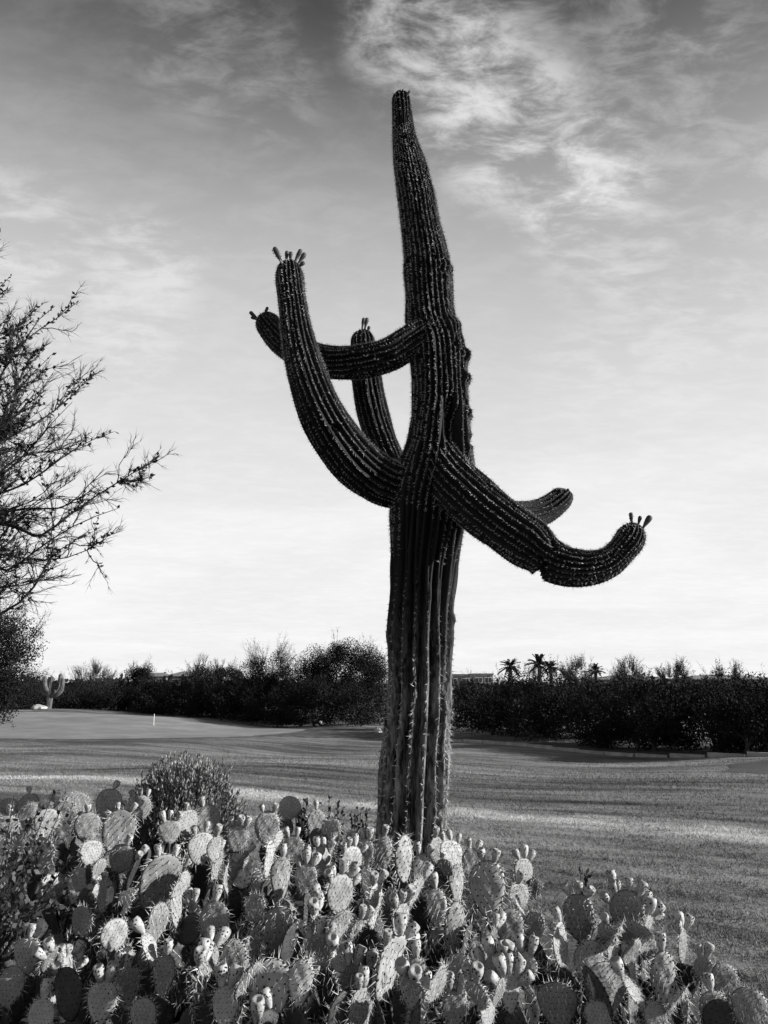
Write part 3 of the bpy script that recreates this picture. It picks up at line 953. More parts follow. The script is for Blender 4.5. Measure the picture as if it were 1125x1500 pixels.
def add_pad(plant, base, up, nrm, h, aspect, fruits=0, rg=random, old=False):
    """pad standing on base, growing along up, broad face along nrm"""
    up = unit(up); nrm = np.asarray(nrm, float); nrm = unit(nrm - up * up.dot(nrm)); x = np.cross(nrm, up)
    k = min(range(len(PADS)), key=lambda i: abs(PADS[i]['aspect'] - aspect) + rg.uniform(0, .09))
    pd = PADS[k]
    s = h / NOM
    pl = plants[plant]
    o = link('pad', pd['old' if old else 'mesh'], pl)  # old also picks the shade-darkened skin
    m = Matrix(((x[0], nrm[0], up[0]), (x[1], nrm[1], up[1]), (x[2], nrm[2], up[2])))
    o.rotation_mode = 'QUATERNION'
    o.rotation_quaternion = m.to_quaternion()
    o.scale = (s, s, s)
    o.location = Vector(base) - pl.location
    stuff(link('areoles', pd['dots'], o))
    if not old or rg.random() < .4: stuff(link('spines', pd['spines'], o))
    S = len(pd['rim'])
    if fruits:
        span = min(2.6, .5 * fruits + .2)
        for f in range(fruits):
            t = ((f + .5) / fruits - .5) * span + rg.uniform(-.1, .1)
            a = math.pi + t
            r = pd['rim'][int(round(a / (2 * math.pi) * S)) % S]
            out = unit(np.array([r[0] / max(pd['aspect'], .4), 0, r[2] - NOM * .45]))
            out = unit(out + np.array([rg.uniform(-.2, .2), rg.uniform(-.55, .55), .35]))
            fo = link('fruit', FRUITS[rg.randrange(4)], o, tuple(r - out * .001))
            fo.rotation_mode = 'QUATERNION'
            fo.rotation_quaternion = Vector(out).to_track_quat('Z', 'Y') @ Quaternion((0, 0, 1), rg.uniform(0, 6))
            fs = rg.uniform(.78, 1.12) * 1.08 / s
            fo.scale = (fs, fs, fs)
    return np.asarray(base) + up * h


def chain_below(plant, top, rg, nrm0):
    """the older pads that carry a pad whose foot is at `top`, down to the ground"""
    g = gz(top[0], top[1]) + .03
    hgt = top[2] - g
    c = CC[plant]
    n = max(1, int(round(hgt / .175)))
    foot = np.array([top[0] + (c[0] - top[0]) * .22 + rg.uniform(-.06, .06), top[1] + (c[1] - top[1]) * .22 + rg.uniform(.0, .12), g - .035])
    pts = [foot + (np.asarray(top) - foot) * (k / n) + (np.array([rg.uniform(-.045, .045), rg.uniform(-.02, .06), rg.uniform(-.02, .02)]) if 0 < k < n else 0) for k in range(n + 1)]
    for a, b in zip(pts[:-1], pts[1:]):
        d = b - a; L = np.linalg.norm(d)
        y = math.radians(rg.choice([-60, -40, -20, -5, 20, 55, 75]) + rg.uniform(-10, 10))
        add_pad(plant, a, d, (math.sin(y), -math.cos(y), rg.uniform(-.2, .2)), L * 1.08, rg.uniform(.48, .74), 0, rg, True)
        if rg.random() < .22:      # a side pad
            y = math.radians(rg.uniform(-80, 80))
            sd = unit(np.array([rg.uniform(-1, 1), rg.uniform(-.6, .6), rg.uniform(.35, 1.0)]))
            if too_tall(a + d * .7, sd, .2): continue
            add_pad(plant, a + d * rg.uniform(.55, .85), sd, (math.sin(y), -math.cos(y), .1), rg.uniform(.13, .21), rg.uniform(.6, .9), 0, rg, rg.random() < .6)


YAW = {'b': 56, 'm': 38, 'g': 3, 'd': -9, 'e': 78}
# pads surveyed in the photograph: centre, apparent width, height, facing, lean to the right (deg), fruit
HERO = [
    (592, 1258, 27, 64, 'm', 0, 0), (619, 1283, 34, 62, 'g', 4, 2), (661, 1255, 38, 46, 'm', 2, 3), (669, 1296, 24, 54, 'm', 3, 0), (667, 1361, 36, 72, 'm', 4, 0),
    (714, 1302, 58, 74, 'd', 0, 2), (767, 1282, 42, 48, 'm', 8, 3), (760, 1316, 36, 42, 'm', 4, 1), (748, 1361, 40, 56, 'g', -3, 0), (820, 1384, 32, 60, 'b', 0, 1),
    (847, 1342, 44, 62, 'd', 3, 3), (864, 1411, 48, 64, 'g', -4, 0), (889, 1441, 62, 62, 'g', 6, 0), (919, 1338, 48, 62, 'd', -2, 6), (898, 1322, 12, 46, 'e', 5, 1),
    (878, 1366, 28, 50, 'b', 30, 0), (947, 1358, 32, 38, 'b', 38, 3), (925, 1396, 38, 42, 'b', 42, 0), (897, 1394, 24, 38, 'b', 10, 0), (972, 1433, 38, 72, 'g', 0, 1),
    (1000, 1386, 36, 48, 'b', 6, 3), (1061, 1436, 42, 42, 'd', 10, 0), (1097, 1476, 60, 54, 'd', 12, 0), (1047, 1480, 60, 46, 'd', -4, 1), (817, 1472, 66, 62, 'd', -3, 0),
    (928, 1466, 52, 38, 'm', 28, 0), (1005, 1480, 18, 50, 'e', 3, 0), (728, 1426, 50, 44, 'd', 4, 5), (672, 1424, 36, 52, 'd', 6, 0), (611, 1436, 32, 62, 'g', -2, 1),
    (611, 1482, 40, 48, 'b', 22, 1), (714, 1486, 42, 42, 'b', 8, 0), (569, 1416, 46, 92, 'b', 24, 4), (530, 1482, 56, 66, 'b', 16, 3), (513, 1433, 34, 38, 'm', 0, 3),
    (547, 1328, 28, 66, 'b', 6, 2), (561, 1250, 28, 48, 'g', 6, 1), (747, 1455, 32, 52, 'g', 3, 5), (783, 1357, 32, 42, 'd', 4, 0), (700, 1400, 30, 50, 'g', -6, 0),
    (234, 1292, 58, 78, 'm', 24, 3), (229, 1354, 24, 56, 'b', 10, 0), (259, 1326, 13, 66, 'e', -2, 0), (133, 1250, 40, 36, 'm', 4, 0), (177, 1259, 52, 40, 'g', 18, 1),
    (173, 1217, 50, 60, 'd', 12, 2), (159, 1180, 34, 46, 'b', 4, 1), (92, 1203, 42, 52, 'g', 6, 0), (42, 1184, 34, 40, 'g', -6, 1), (12, 1192, 36, 44, 'm', 12, 0), (80, 1196, 30, 40, 'g', -14, 1), (112, 1180, 32, 38, 'm', 16, 0), (128, 1212, 36, 42, 'g', -5, 1), (68, 1206, 38, 42, 'm', 10, 0), (10, 1215, 36, 40, 'g', 4, 1), (190, 1200, 34, 38, 'm', 14, 2), (74, 1304, 34, 44, 'b', 2, 0),
    (115, 1298, 32, 50, 'g', 5, 0), (167, 1371, 34, 44, 'm', 0, 0), (187, 1448, 34, 58, 'm', -3, 0), (15, 1447, 40, 54, 'g', 6, 0), (90, 1445, 22, 82, 'e', 8, 6),
    (291, 1452, 20, 80, 'e', 0, 3), (341, 1408, 38, 58, 'g', 8, 0), (369, 1396, 24, 68, 'b', 2, 0), (393, 1458, 62, 92, 'g', 12, 0), (411, 1369, 54, 74, 'g', 0, 0),
    (314, 1350, 46, 52, 'g', 0, 1), (294, 1243, 36, 46, 'm', -3, 2), (276, 1206, 36, 38, 'b', -10, 1), (304, 1202, 32, 42, 'g', 6, 3), (249, 1218, 36, 34, 'g', 0, 3),
    (423, 1186, 30, 38, 'm', 28, 0), (391, 1213, 36, 46, 'd', 4, 2), (448, 1289, 36, 42, 'g', 0, 3), (411, 1288, 26, 60, 'm', 3, 1), (393, 1259, 16, 54, 'e', 4, 0),
    (498, 1311, 52, 54, 'm', 6, 5), (316, 1272, 15, 50, 'e', 10, 1), (338, 1281, 38, 36, 'b', 14, 0), (149, 1316, 28, 42, 'e', 0, 2), (485, 1221, 32, 46, 'd', 3, 0),
    (463, 1211, 28, 46, 'd', 0, 1), (373, 1331, 34, 40, 'd', 2, 0), (149, 1468, 42, 60, 'g', 6, 2), (458, 1356, 18, 60, 'e', 8, 4), (470, 1262, 34, 40, 'm', -6, 4),
    (515, 1262, 30, 40, 'm', 6, 4), (430, 1245, 34, 38, 'g', -5, 2), (348, 1228, 32, 38, 'g', 8, 3), (205, 1185, 28, 36, 'm', 0, 3), (25, 1225, 44, 46, 'd', -4, 0),
    (62, 1252, 40, 46, 'd', 6, 0), (470, 1395, 40, 50, 'd', -4, 3), (500, 1385, 34, 46, 'g', 5, 4), (585, 1345, 26, 48, 'b', 12, 4), (640, 1330, 30, 54, 'g', -4, 1),
    (440, 1440, 34, 66, 'g', 6, 0), (240, 1430, 36, 52, 'd', 4, 1), (330, 1475, 40, 54, 'd', -3, 2), (665, 1480, 36, 54, 'g', 3, 2), (770, 1420, 34, 46, 'g', 4, 2),
    (210, 1490, 42, 50, 'd', 2, 0), (40, 1400, 44, 50, 'd', 0, 1), (60, 1490, 40, 46, 'g', 3, 1), (878, 1490, 44, 44, 'd', 0, 0), (960, 1490, 40, 40, 'g', 6, 0), (1030, 1420, 28, 34, 'd', 8, 2),
    (120, 1350, 36, 44, 'd', 4, 0), (690, 1266, 30, 44, 'g', 10, 2), (640, 1246, 26, 36, 'm', -5, 1), (535, 1250, 26, 38, 'd', 0, 2),
]
rgp = random.Random(21)
rgy = random.Random(33)
for (px, py, wpx, hpx, cls, lean, nf) in HERO:
    zc = .66 - .10 * smoothstep(880, 1080, px) - .10 * smoothstep(1330, 1480, py) * .6 + rgp.uniform(-.05, .05)
    if py < 1235 and px < 520: zc += .04
    if py > 1290: zc -= .16 * smoothstep(300, 120, px)
    d = pix_dir(px, py)
    t = (zc - EYE[2]) / d[2]
    c = EYE + d * t
    c[1] = min(c[1], 6.3)
    if px > 540 and px < 700: c[1] = min(c[1], SY - .42)
    c = EYE + d * (c[1] / d[1])
    h = msize(hpx, c) * 1.03
    yaw = math.radians(YAW[cls] + rgp.uniform(-7, 7))
    if py < 1220 and px < 480: yaw = max(yaw, math.radians(rgp.uniform(8, 24)))
    wm = msize(wpx, c)
    asp = .62 if cls == 'e' else min(.88, max(.42, .93 * wm / max(math.cos(yaw), .6) / h))
    up = np.array([math.sin(math.radians(lean)), rgp.uniform(-.12, .22), math.cos(math.radians(lean))])
    nrm = np.array([math.sin(yaw), -math.cos(yaw), rgp.uniform(-.08, .22)])
    up = unit(up)
    base = c - up * h * .5
    pi = int(np.argmin(((CC - base[:2]) ** 2).sum(1)))
    add_pad(pi, base, up, nrm, h, asp, nf, rgp)
    chain_below(pi, base, rgp, nrm)
    for sg in (-1, 1):         # young pads sprouting from the rim
        if rgy.random() < .22:
            side = np.cross(unit(nrm), up) * sg
            b2 = base + up * h * rgy.uniform(.62, .8) + side * h * asp * rgy.uniform(.36, .42)
            u2 = unit(up * rgy.uniform(.5, 1.1) + side * rgy.uniform(.4, .9) + np.array([0, rgy.uniform(-.4, .4), .1]))
            h2 = rgy.uniform(.085, .14)
            if too_tall(b2, u2, h2): continue
            y2 = math.radians(rgy.choice([-20, 45, 55, 65, 72]) + rgy.uniform(-10, 10))
            add_pad(pi, b2, u2, (math.sin(y2), -math.cos(y2), rgy.uniform(-.2, .3)), h2, rgy.uniform(.45, .7), rgy.choice([0, 0, 1, 2]), rgy)

# lower pads that fill the depth of the patch between the surveyed ones
rgf = random.Random(5)
cnt = 0
for _ in range(900):
    if cnt >= 58: break
    y = rgf.uniform(2.2, 6.2); x = rgf.uniform(-3.3, 2.0)
    if not in_bed(x, y, .22) or abs(x) > .62 * y + .3: continue
    if math.hypot(x - SB[0], y - SB[1]) < .5: continue
    z = rgf.uniform(.2, .50)
    if x > .9: z *= .75
    top = np.array([x, y, z])
    pi = int(np.argmin(((CC - top[:2]) ** 2).sum(1)))
    ya_ = math.radians(rgf.choice([-55, -35, -15, 0, 50, 68, 80]) + rgf.uniform(-10, 10))
    up = unit(np.array([rgf.uniform(-.45, .45), rgf.uniform(-.2, .3), 1.0]))
    if too_tall(top, up, .22): continue
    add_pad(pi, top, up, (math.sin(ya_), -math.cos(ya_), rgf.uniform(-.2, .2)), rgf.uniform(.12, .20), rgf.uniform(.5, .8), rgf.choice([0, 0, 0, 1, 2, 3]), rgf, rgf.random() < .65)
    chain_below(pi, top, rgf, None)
    cnt += 1

# ------------------------------------------------------------------ round twiggy shrub, weeds, leafy bush
def stem_shrub(name, label, cat, base, rx, rz, nst, leaf, lw, m, seed, per=22, inner=.35, squash=1.0, group=None, spread=.5):
    rg = np.random.default_rng(seed)
    o = thing(name, tuple(base), label, cat, group)
    st, lf = MB(), MB()
    for k in range(nst):
        a = rg.uniform(0, 6.283); e = math.acos(rg.uniform(.0, 1.0))
        rad = rg.uniform(.72, 1.04) if rg.random() < .8 else rg.uniform(1.0, 1.14)
        tip = np.array([math.sin(e) * math.cos(a) * rx, math.sin(e) * math.sin(a) * rx * squash, .12 + math.cos(e) ** .8 * (rz - .12)]) * rad
        b = np.array([tip[0] * .12, tip[1] * .12, 0])
        mid = (b + tip) / 2 + np.array([tip[0] * .22, tip[1] * .22, -.02]) * rg.uniform(.2, 1)
        s = np.linspace(0, 1, 5)[:, None]
        pts = b * (1 - s) ** 2 + 2 * mid * s * (1 - s) + tip * s ** 2
        st.tube(pts, np.linspace(.0045, .0015, 5), 3, False)
        t = rg.uniform(inner, 1.0, per)[:, None]
        A = b * (1 - t) ** 2 + 2 * mid * t * (1 - t) + tip * t ** 2
        tan = unit(2 * (1 - t) * (mid - b) + 2 * t * (tip - mid))
        D = unit(tan * .9 + rg.normal(0, spread, (per, 3)) + np.array([0, 0, .4])) * rg.uniform(leaf * .6, leaf, (per, 1))
        lf.leaves(A, D, lw)
    link('stems', st.build('stems', [M['twig']]), o)
    stuff(link('foliage', lf.build('foliage', [m]), o))
    return o


c = P(271, 1150, 7.0)
stem_shrub('round_shrub', 'dense round twiggy shrub with pale upright shoots behind the prickly pears', 'shrub', (c[0], 7.0, gz(c[0], 7.0)), .52, .90, 3000, .046, .0065, M['shrub_leaf'], 4, 30, .45, spread=.3)
for (px, py, Yd, hgt, rx, seed, lab) in ((490, 1172, 6.2, 0, .10, 5, 'tallest of the small leafy weeds beside the saguaro trunk'), (526, 1184, 6.0, 0, .13, 6, 'bushy low weed standing closest to the saguaro trunk'),
                                         (463, 1182, 6.4, 0, .09, 7, 'thin leafy weed next to the pad that leans out above the grass'), (443, 1175, 6.3, 0, .07, 16, 'narrow dark weed right behind the leaning pad'),
                                         (851, 1268, 4.35, 0, .06, 8, 'thin sprig of weed standing up among fruiting pads at the grass edge')):
    tp = P(px, py, Yd); g = gz(tp[0], Yd)
    stem_shrub('weed', lab, 'weed', (tp[0], Yd, g + .02), rx, tp[2] - g, 60 if px != 851 else 16, .045, .011, M['weed_leaf'], seed, 24, .35, 1, 'weeds among the prickly pears')


def leafy_bush(name, label, base, targets, m, seed):
    rg = np.random.default_rng(seed)
    o = thing(name, tuple(base), label, 'bush')
    base = np.asarray(base)
    st, lf = MB(), MB()
    for tg in targets:
        tip = np.asarray(tg) - base
        for rep in range(2):
            tp = tip + rg.normal(0, .06, 3)
            mid = tp * .5 + rg.normal(0, .08, 3) + np.array([0, 0, .08])
            s = np.linspace(0, 1, 7)[:, None]
            pts = 2 * mid * s * (1 - s) + tp * s ** 2
            st.tube(pts, np.linspace(.006, .002, 7), 4, False)
            n = 46
            t = rg.uniform(.3, 1.0, n)[:, None]
            A = 2 * mid * t * (1 - t) + tp * t ** 2
            off = unit(rg.normal(size=(n, 3))) * rg.uniform(.0, .10, (n, 1))
            D = unit(rg.normal(size=(n, 3)) + np.array([0, 0, .3])) * rg.uniform(.022, .045, (n, 1))
            lf.leaves(A + off, D, .012)
            st.spikes(A, off, .0015)
    link('stems', st.build('stems', [M['twig']]), o)
    stuff(link('foliage', lf.build('foliage', [m]), o))
    return o


tg = [P(px, py, Yd) for (px, py, Yd) in ((8, 1172, 4.4), (35, 1185, 4.4), (92, 1180, 4.6), (20, 1225, 4.0), (50, 1235, 4.0), (5, 1260, 3.7), (38, 1285, 3.7), (78, 1280, 3.75), (12, 1320, 3.5), (86, 1305, 3.62), (-50, 1220, 4.0), (-40, 1180, 4.3))]
bx, by = -2.05, 4.05
leafy_bush('leafy_bush', 'dark small-leaved bush sprawling over the prickly pear pads', (bx, by, gz(bx, by) + .02), tg, M['ivy_leaf'], 9)

# ------------------------------------------------------------------ feathery tree with its boughs reaching in
def bough(start, end, rg, sag=.25, wig=.10, n=16):
    start = np.asarray(start, float); end = np.asarray(end, float)
    d = end - start; L = np.linalg.norm(d)
    s = np.linspace(0, 1, n)[:, None]
    mid = start + d * .5 + np.array([0, 0, sag * L * .5]) + rg.normal(0, .06 * L, 3)
    pts = start * (1 - s) ** 2 + 2 * mid * s * (1 - s) + end * s ** 2
    ph = rg.uniform(0, 6, 3)
    return pts + wig * .35 * L ** .5 * np.sin(s * np.array([9., 8., 10.]) + ph) * np.sin(np.pi * s)


def feathery_tree(name, label, base, trunk_top, boughs, r_trunk, seed, lat=15, twl=.55, needle=.17, nn=8, leaf_len=.05, m_leaf='near_leaf'):
    rg = np.random.default_rng(seed)
    base = np.asarray(base, float)
    o = thing(name, tuple(base), label, 'tree')
    tr = MB()
    tp = bough(base * 0 + np.array([0, 0, -.1]), np.asarray(trunk_top) - base, rg, 0, .12, 14)
    tr.tube(tp, np.linspace(r_trunk, r_trunk * .45, 14), 10)
    link('trunk', tr.build('trunk', [M['bark']], True), o)
    tw, nd, lf = MB(), MB(), MB()
    for (end, ti, leafy) in boughs:
        st = tp[int(ti * 13)]
        e = np.asarray(end) - base
        pts = bough(st, e - np.array([0, 0, .12 * np.linalg.norm(e - st)]), rg, rg.uniform(-.12, .14), .34, 18)
        pts = pts + np.linspace(0, 1, 18)[:, None] ** 4 * np.array([0, 0, .12 * np.linalg.norm(e - st)])
        L = np.linalg.norm(e - st)
        br = MB(); br.tube(pts, np.linspace(.008 * L + .006, .0035, 18) , 6)
        link('branch', br.build('branch', [M['bark']], True), o)
        tan = unit(np.gradient(pts, axis=0))
        for k in range(int(lat * L / 3.5)):
            u = rg.uniform(.32, .98); i0 = int(u * 17)
            d = unit(tan[i0] + rg.normal(0, .55, 3) + np.array([0, 0, .12]))
            ll = twl * rg.uniform(.5, 1.25) * (1.15 - .6 * u) * (1 + .1 * L)
            q = bough(pts[i0], pts[i0] + d * ll, rg, rg.uniform(-.1, .25), .08, 7)
            tw.tube(q, np.linspace(.0075, .0030, 7), 4, False)
            qt = unit(np.gradient(q, axis=0))
            for k2 in range(6):
                i1 = rg.integers(1, 7)
                d2 = unit(qt[i1] + rg.normal(0, .5, 3) + np.array([0, 0, .15])); l2 = ll * rg.uniform(.25, .55)
                q2 = bough(q[i1], q[i1] + d2 * l2, rg, .1, .05, 4)
                tw.tube(q2, np.linspace(.0042, .0022, 4), 3, False)
                A = q2[rg.integers(0, 4, nn)]; D = unit(d2 + rg.normal(0, .42, (nn, 3)) + np.array([0, 0, .1])) * rg.uniform(needle * .4, needle, (nn, 1))
                nd.spikes(A, D, .0030)
            if leafy > .3 and rg.random() < .75:
                nl = 12
                A = q[rg.integers(1, 7, nl)]; D = unit(rg.normal(size=(nl, 3)) + d) * rg.uniform(.5, 1.0, (nl, 1)) * leaf_len
                lf.leaves(A, D, leaf_len * .24)
        # leafy tip of the bough
        nl = int(46 * leafy)
        if nl:
            t = np.linspace(.60, 1.0, nl) * 17
            A = np.stack([np.interp(t, np.arange(18), pts[:, c]) for c in range(3)], 1)
            tt = np.stack([np.interp(t, np.arange(18), tan[:, c]) for c in range(3)], 1)
            D = unit(tt * .7 + rg.normal(0, .75, (nl, 3))) * rg.uniform(.55, 1.1, (nl, 1)) * leaf_len
            lf.leaves(A, D, leaf_len * .25)
    stuff(link('twigs', tw.build('twigs', [M['twig']]), o))
    stuff(link('fine_shoots', nd.build('fine_shoots', [M['twig']]), o))
    if lf.n: stuff(link('leaves', lf.build('leaves', [M[m_leaf]]), o))
    return o


tips = [(231, 668, 9.0, .62, 1.2), (168, 632, 9.3, .62, .5), (134, 550, 9.0, .7, 1.1), (111, 444, 9.2, .8, 1.3), (76, 452, 9.0, .8, 1.3), (44, 455, 9.4, .85, 1), (15, 405, 9.2, .95, 1.2), (1, 338, 9.3, 1.0, 1.0), (172, 745, 9.0, .5, .3), (152, 790, 9.2, .5, .6),
        (128, 780, 8.8, .5, .8), (85, 815, 9.2, .4, .2), (70, 840, 9.5, .38, .1), (30, 868, 9.3, .36, .1), (5, 850, 9.0, .36, .1), (105, 590, 9.6, .6, .2), (125, 640, 9.8, .6, .2), (60, 560, 9.2, .75, .6), (20, 520, 9.0, .85, 1), (75, 520, 9.5, .7, .4),
        (45, 640, 9.0, .65, .4), (85, 700, 9.3, .55, .2), (55, 750, 9.6, .5, .1), (10, 700, 9.0, .6, .4), (20, 790, 9.4, .45, .2), (110, 700, 9.7, .55, .2), (35, 590, 9.7, .7, .5), (0, 610, 9.3, .75, .6), (40, 810, 9.0, .42, .1),
        (150, 690, 9.5, .58, .3), (10, 465, 9.5, .9, 1)]
TBX, TBY = -7.3, 9.6
bo = [(P(a, b, y), ti, lf) for (a, b, y, ti, lf) in tips]
rgx = np.random.default_rng(77)
for k in range(20):
    bo.append((P(rgx.uniform(-60, 75), rgx.uniform(500, 840), rgx.uniform(8.6, 10.2)), rgx.uniform(.4, .8), .4))
for k in range(18):       # the rest of the crown
    a = rgx.uniform(1.2, 5.3); rr = rgx.uniform(1.5, 3.0)
    bo.append((np.array([TBX + math.cos(a) * rr, TBY + math.sin(a) * rr, rgx.uniform(3.2, 8.0)]), rgx.uniform(.4, 1.0), .5))
feathery_tree('feathery_tree', 'near feathery tree with wispy dark boughs reaching out over the fairway', (TBX, TBY, gz(TBX, TBY)), (TBX + .35, TBY, 5.6), bo, .17, 31, lat=17, nn=5, leaf_len=.078)

# ------------------------------------------------------------------ trees, shrubs and hedge beyond the fairway
def crown_tree(name, label, cat, px, top_py, wpx, Yd, kind='leaf_dark', dens=1.0, seed=0, group=None, wisp=0.0, low=.15, leaf=.12, depthf=.9):
    rg = np.random.default_rng(seed)
    tpos = P(px, top_py, Yd)
    x = tpos[0]; g = gz(x, Yd)
    H = tpos[2] - g; W = msize(wpx, tpos) / 2
    o = thing(name, (x, Yd, g), label, cat, group)
    tr = MB()
    nlimb = 6
    tt = bough((0, 0, -.1), (rg.uniform(-.1, .1) * W, 0, H * .55), rg, 0, .1, 8)
    tr.tube(tt, np.linspace(.05 + .02 * H, .03, 8), 7)
    zc = H * (low + (1 - low) / 2); hz = H * (1 - low) / 2
    ncl = int(26 + 10 * W)
    lim, lf, tw = MB(), MB(), MB()
    cen = []
    for k in range(ncl):
        v = unit(rg.normal(size=3)); r = rg.uniform(.35, .93) ** .7
        cpt = np.array([v[0] * W * r, v[1] * W * depthf * r, zc + v[2] * hz * r])
        if low <= .03:
            zf = rg.uniform(.04, .92); rad_ = math.sqrt(max(0.05, 1 - max(0, (zf - .35) / .62) ** 2)) * rg.uniform(.2, .95)
            aa = rg.uniform(0, 6.28); cpt = np.array([math.cos(aa) * W * rad_, math.sin(aa) * W * depthf * rad_, zf * H])
        if cpt[2] < .15: cpt[2] = .15
        cen.append(cpt)
    for cpt in cen[:nlimb + 6]:
        b = tt[rg.integers(2, 8)]
        q = bough(b, cpt, rg, .1, .1, 6); tr.tube(q, np.linspace(.035, .012, 6), 4, False)
    cr = max(W, hz) * .30
    nl = int(7500 * dens / ncl * max(1.0, W * hz / 4))
    for cpt in cen:
        rr = cr * rg.uniform(.65, 1.35)
        v = unit(rg.normal(size=(nl, 3))); rad = rr * rg.uniform(.0, 1.0, (nl, 1)) ** .45
        A = cpt + v * rad * np.array([1, 1, .82])
        A = A[A[:, 2] > .02]
        D = unit(rg.normal(size=A.shape) + v[:len(A)] * .5) * rg.uniform(.5, 1.1, (len(A), 1)) * leaf
        lf.leaves(A, D, leaf * .27)
    ntw = int(20 + 420 * wisp)
    for k in range(ntw):
        cpt = cen[rg.integers(ncl)]
        d = unit((cpt - np.array([0, 0, zc * .6])) / np.array([W, W, hz]) + rg.normal(0, .35, 3) + np.array([0, 0, .5]))
        L = cr * rg.uniform(.8, 1.5 + wisp)
        A0 = cpt + d * cr * .4
        tw.spikes(A0[None], (d * L)[None], .012)
        sub = 4
        As = A0 + d * L * rg.uniform(.3, .95, (sub, 1)); tw.spikes(As, unit(d + rg.normal(0, .5, (sub, 3))) * L * .35, .008)
        if wisp:
            n4 = 14
            As = A0 + d * L * rg.uniform(.2, 1.0, (n4, 1)) + rg.normal(0, .05, (n4, 3))
            lf.leaves(As, unit(rg.normal(size=(n4, 3))) * leaf * .6, leaf * .13)
    link('trunk', tr.build('trunk', [M['bark']], True), o)
    crn = stuff(link('crown', lf.build('crown', [M[kind]]), o))
    link('twigs', tw.build('twigs', [M['twig']]), crn)
    stuff(crn.children[0])
    return o


GT = 'trees beyond the fairway'
GH = 'shrubs of the dark hedge'
# beyond the putting green
crown_tree('wispy_tree', 'wispy tree in front of the hedge, below the near feathery boughs', 'tree', -2, 886, 110, 36, 'leaf_dark', 2.6, 1, GT, .6, .1, .13)
crown_tree('dark_bush', 'dark bush behind the small branching saguaro', 'bush', 50, 985, 90, 64, 'leaf_mid', 1, 2, GT, .1, .02)
crown_tree('dark_bush', 'low grey bush between small saguaro and dark round tree', 'bush', 130, 997, 95, 66, 'leaf_mid', 1, 3, GT, .4, .02)
crown_tree('twiggy_tree', 'half bare twiggy tree standing above the low grey bush', 'tree', 140, 978, 50, 70, 'leaf_pale', .15, 4, GT, 1.0, .2)
crown_tree('round_tree', 'dark round tree behind the flagstick', 'tree', 208, 974, 76, 62, 'leaf_dark', 3.2, 5, GT, .2, .03)
crown_tree('dark_bush', 'grey bush below the peaked far house', 'bush', 268, 1000, 90, 60, 'leaf_mid', 1, 6, GT, .3, .02)
crown_tree('slim_tree', 'slim tree beside the peaked far house', 'tree', 294, 970, 38, 63, 'leaf_mid', 2, 7, GT, .5, .03)
crown_tree('dark_bush', 'dark bush with pale lit leaves next to the slim tree', 'bush', 330, 972, 70, 59, 'leaf_mid', 2.5, 8, GT, .3, .02)
crown_tree('dark_bush', 'wide dark bush under the feathery pale-topped tree', 'bush', 375, 985, 110, 56, 'leaf_dark', 2.4, 9, GT, .2, .02)
crown_tree('loose_tree', 'feathery loose-topped tree beside the biggest dark tree', 'tree', 397, 950, 74, 60, 'leaf_mid', 1.7, 10, GT, .9, .05)
crown_tree('dark_bush', 'dark bush at the foot of the biggest dark tree', 'bush', 450, 985, 90, 54, 'leaf_dark', 2.2, 11, GT, .2, .02)
crown_tree('broad_tree', 'biggest dark tree of the far row, close to the saguaro trunk', 'tree', 503, 938, 128, 56, 'leaf_dark', 3.4, 12, GT, .15, .06)
crown_tree('dark_bush', 'dark bush partly hidden behind the saguaro trunk', 'bush', 560, 978, 80, 58, 'leaf_dark', 1.1, 13, GT, .4, .02)
for k, (px, ty, wp, Yd, lab) in enumerate(((20, 1004, 120, 61, 'low dark shrub under the wispy tree'), (112, 1021, 100, 60, 'low dark shrub beside the small branching saguaro'), (165, 1004, 90, 60, 'low dark shrub at the foot of the dark round tree'), (235, 1022, 90, 59, 'low dark shrub behind the flagstick'),
                                          (290, 1014, 90, 57, 'low dark shrub at the foot of the slim tree'), (345, 1000, 100, 55, 'low dark shrub before the bush with pale lit leaves'), (405, 1016, 100, 53, 'low dark shrub at the foot of the feathery loose-topped tree'),
                                          (462, 999, 100, 51, 'low dark shrub in front of the biggest dark tree'), (525, 1012, 100, 50, 'low dark shrub between biggest dark tree and saguaro trunk'))):
    crown_tree('low_shrub', lab, 'shrub', px, ty, wp, Yd, 'leaf_dark', 1.1, 120 + k, GT, .05, .0, .14)
# the hedge right of the saguaro
hedge = [(690, 1004, 110, 45, 'leaf_mid', 'hedge shrub next to the saguaro trunk, under the flat far house'), (755, 992, 120, 42, 'leaf_mid', 'hedge shrub under the single palm'), (830, 985, 130, 40, 'leaf_mid', 'hedge shrub under the twin palms'),
         (900, 986, 120, 37, 'leaf_mid', 'paler feathery shrub in the middle of the hedge'), (965, 992, 130, 34, 'leaf_dark', 'dark hedge shrub under the long low roof'), (1040, 994, 150, 32, 'leaf_dark', 'broad dark hedge shrub nearest the sand hollow'),
         (1120, 990, 150, 30, 'leaf_dark', 'last dark shrub at the open end of the hedge'), (1190, 985, 150, 29, 'leaf_dark', 'dark shrub past the open end of the hedge')]
for k, (px, ty, wp, Yd, kd, lab) in enumerate(hedge):
    crown_tree('hedge_shrub', lab, 'shrub', px, ty, wp, Yd, kd, 1.1, 60 + k, GH, .22 if kd == 'leaf_mid' else .06, .0, .13)
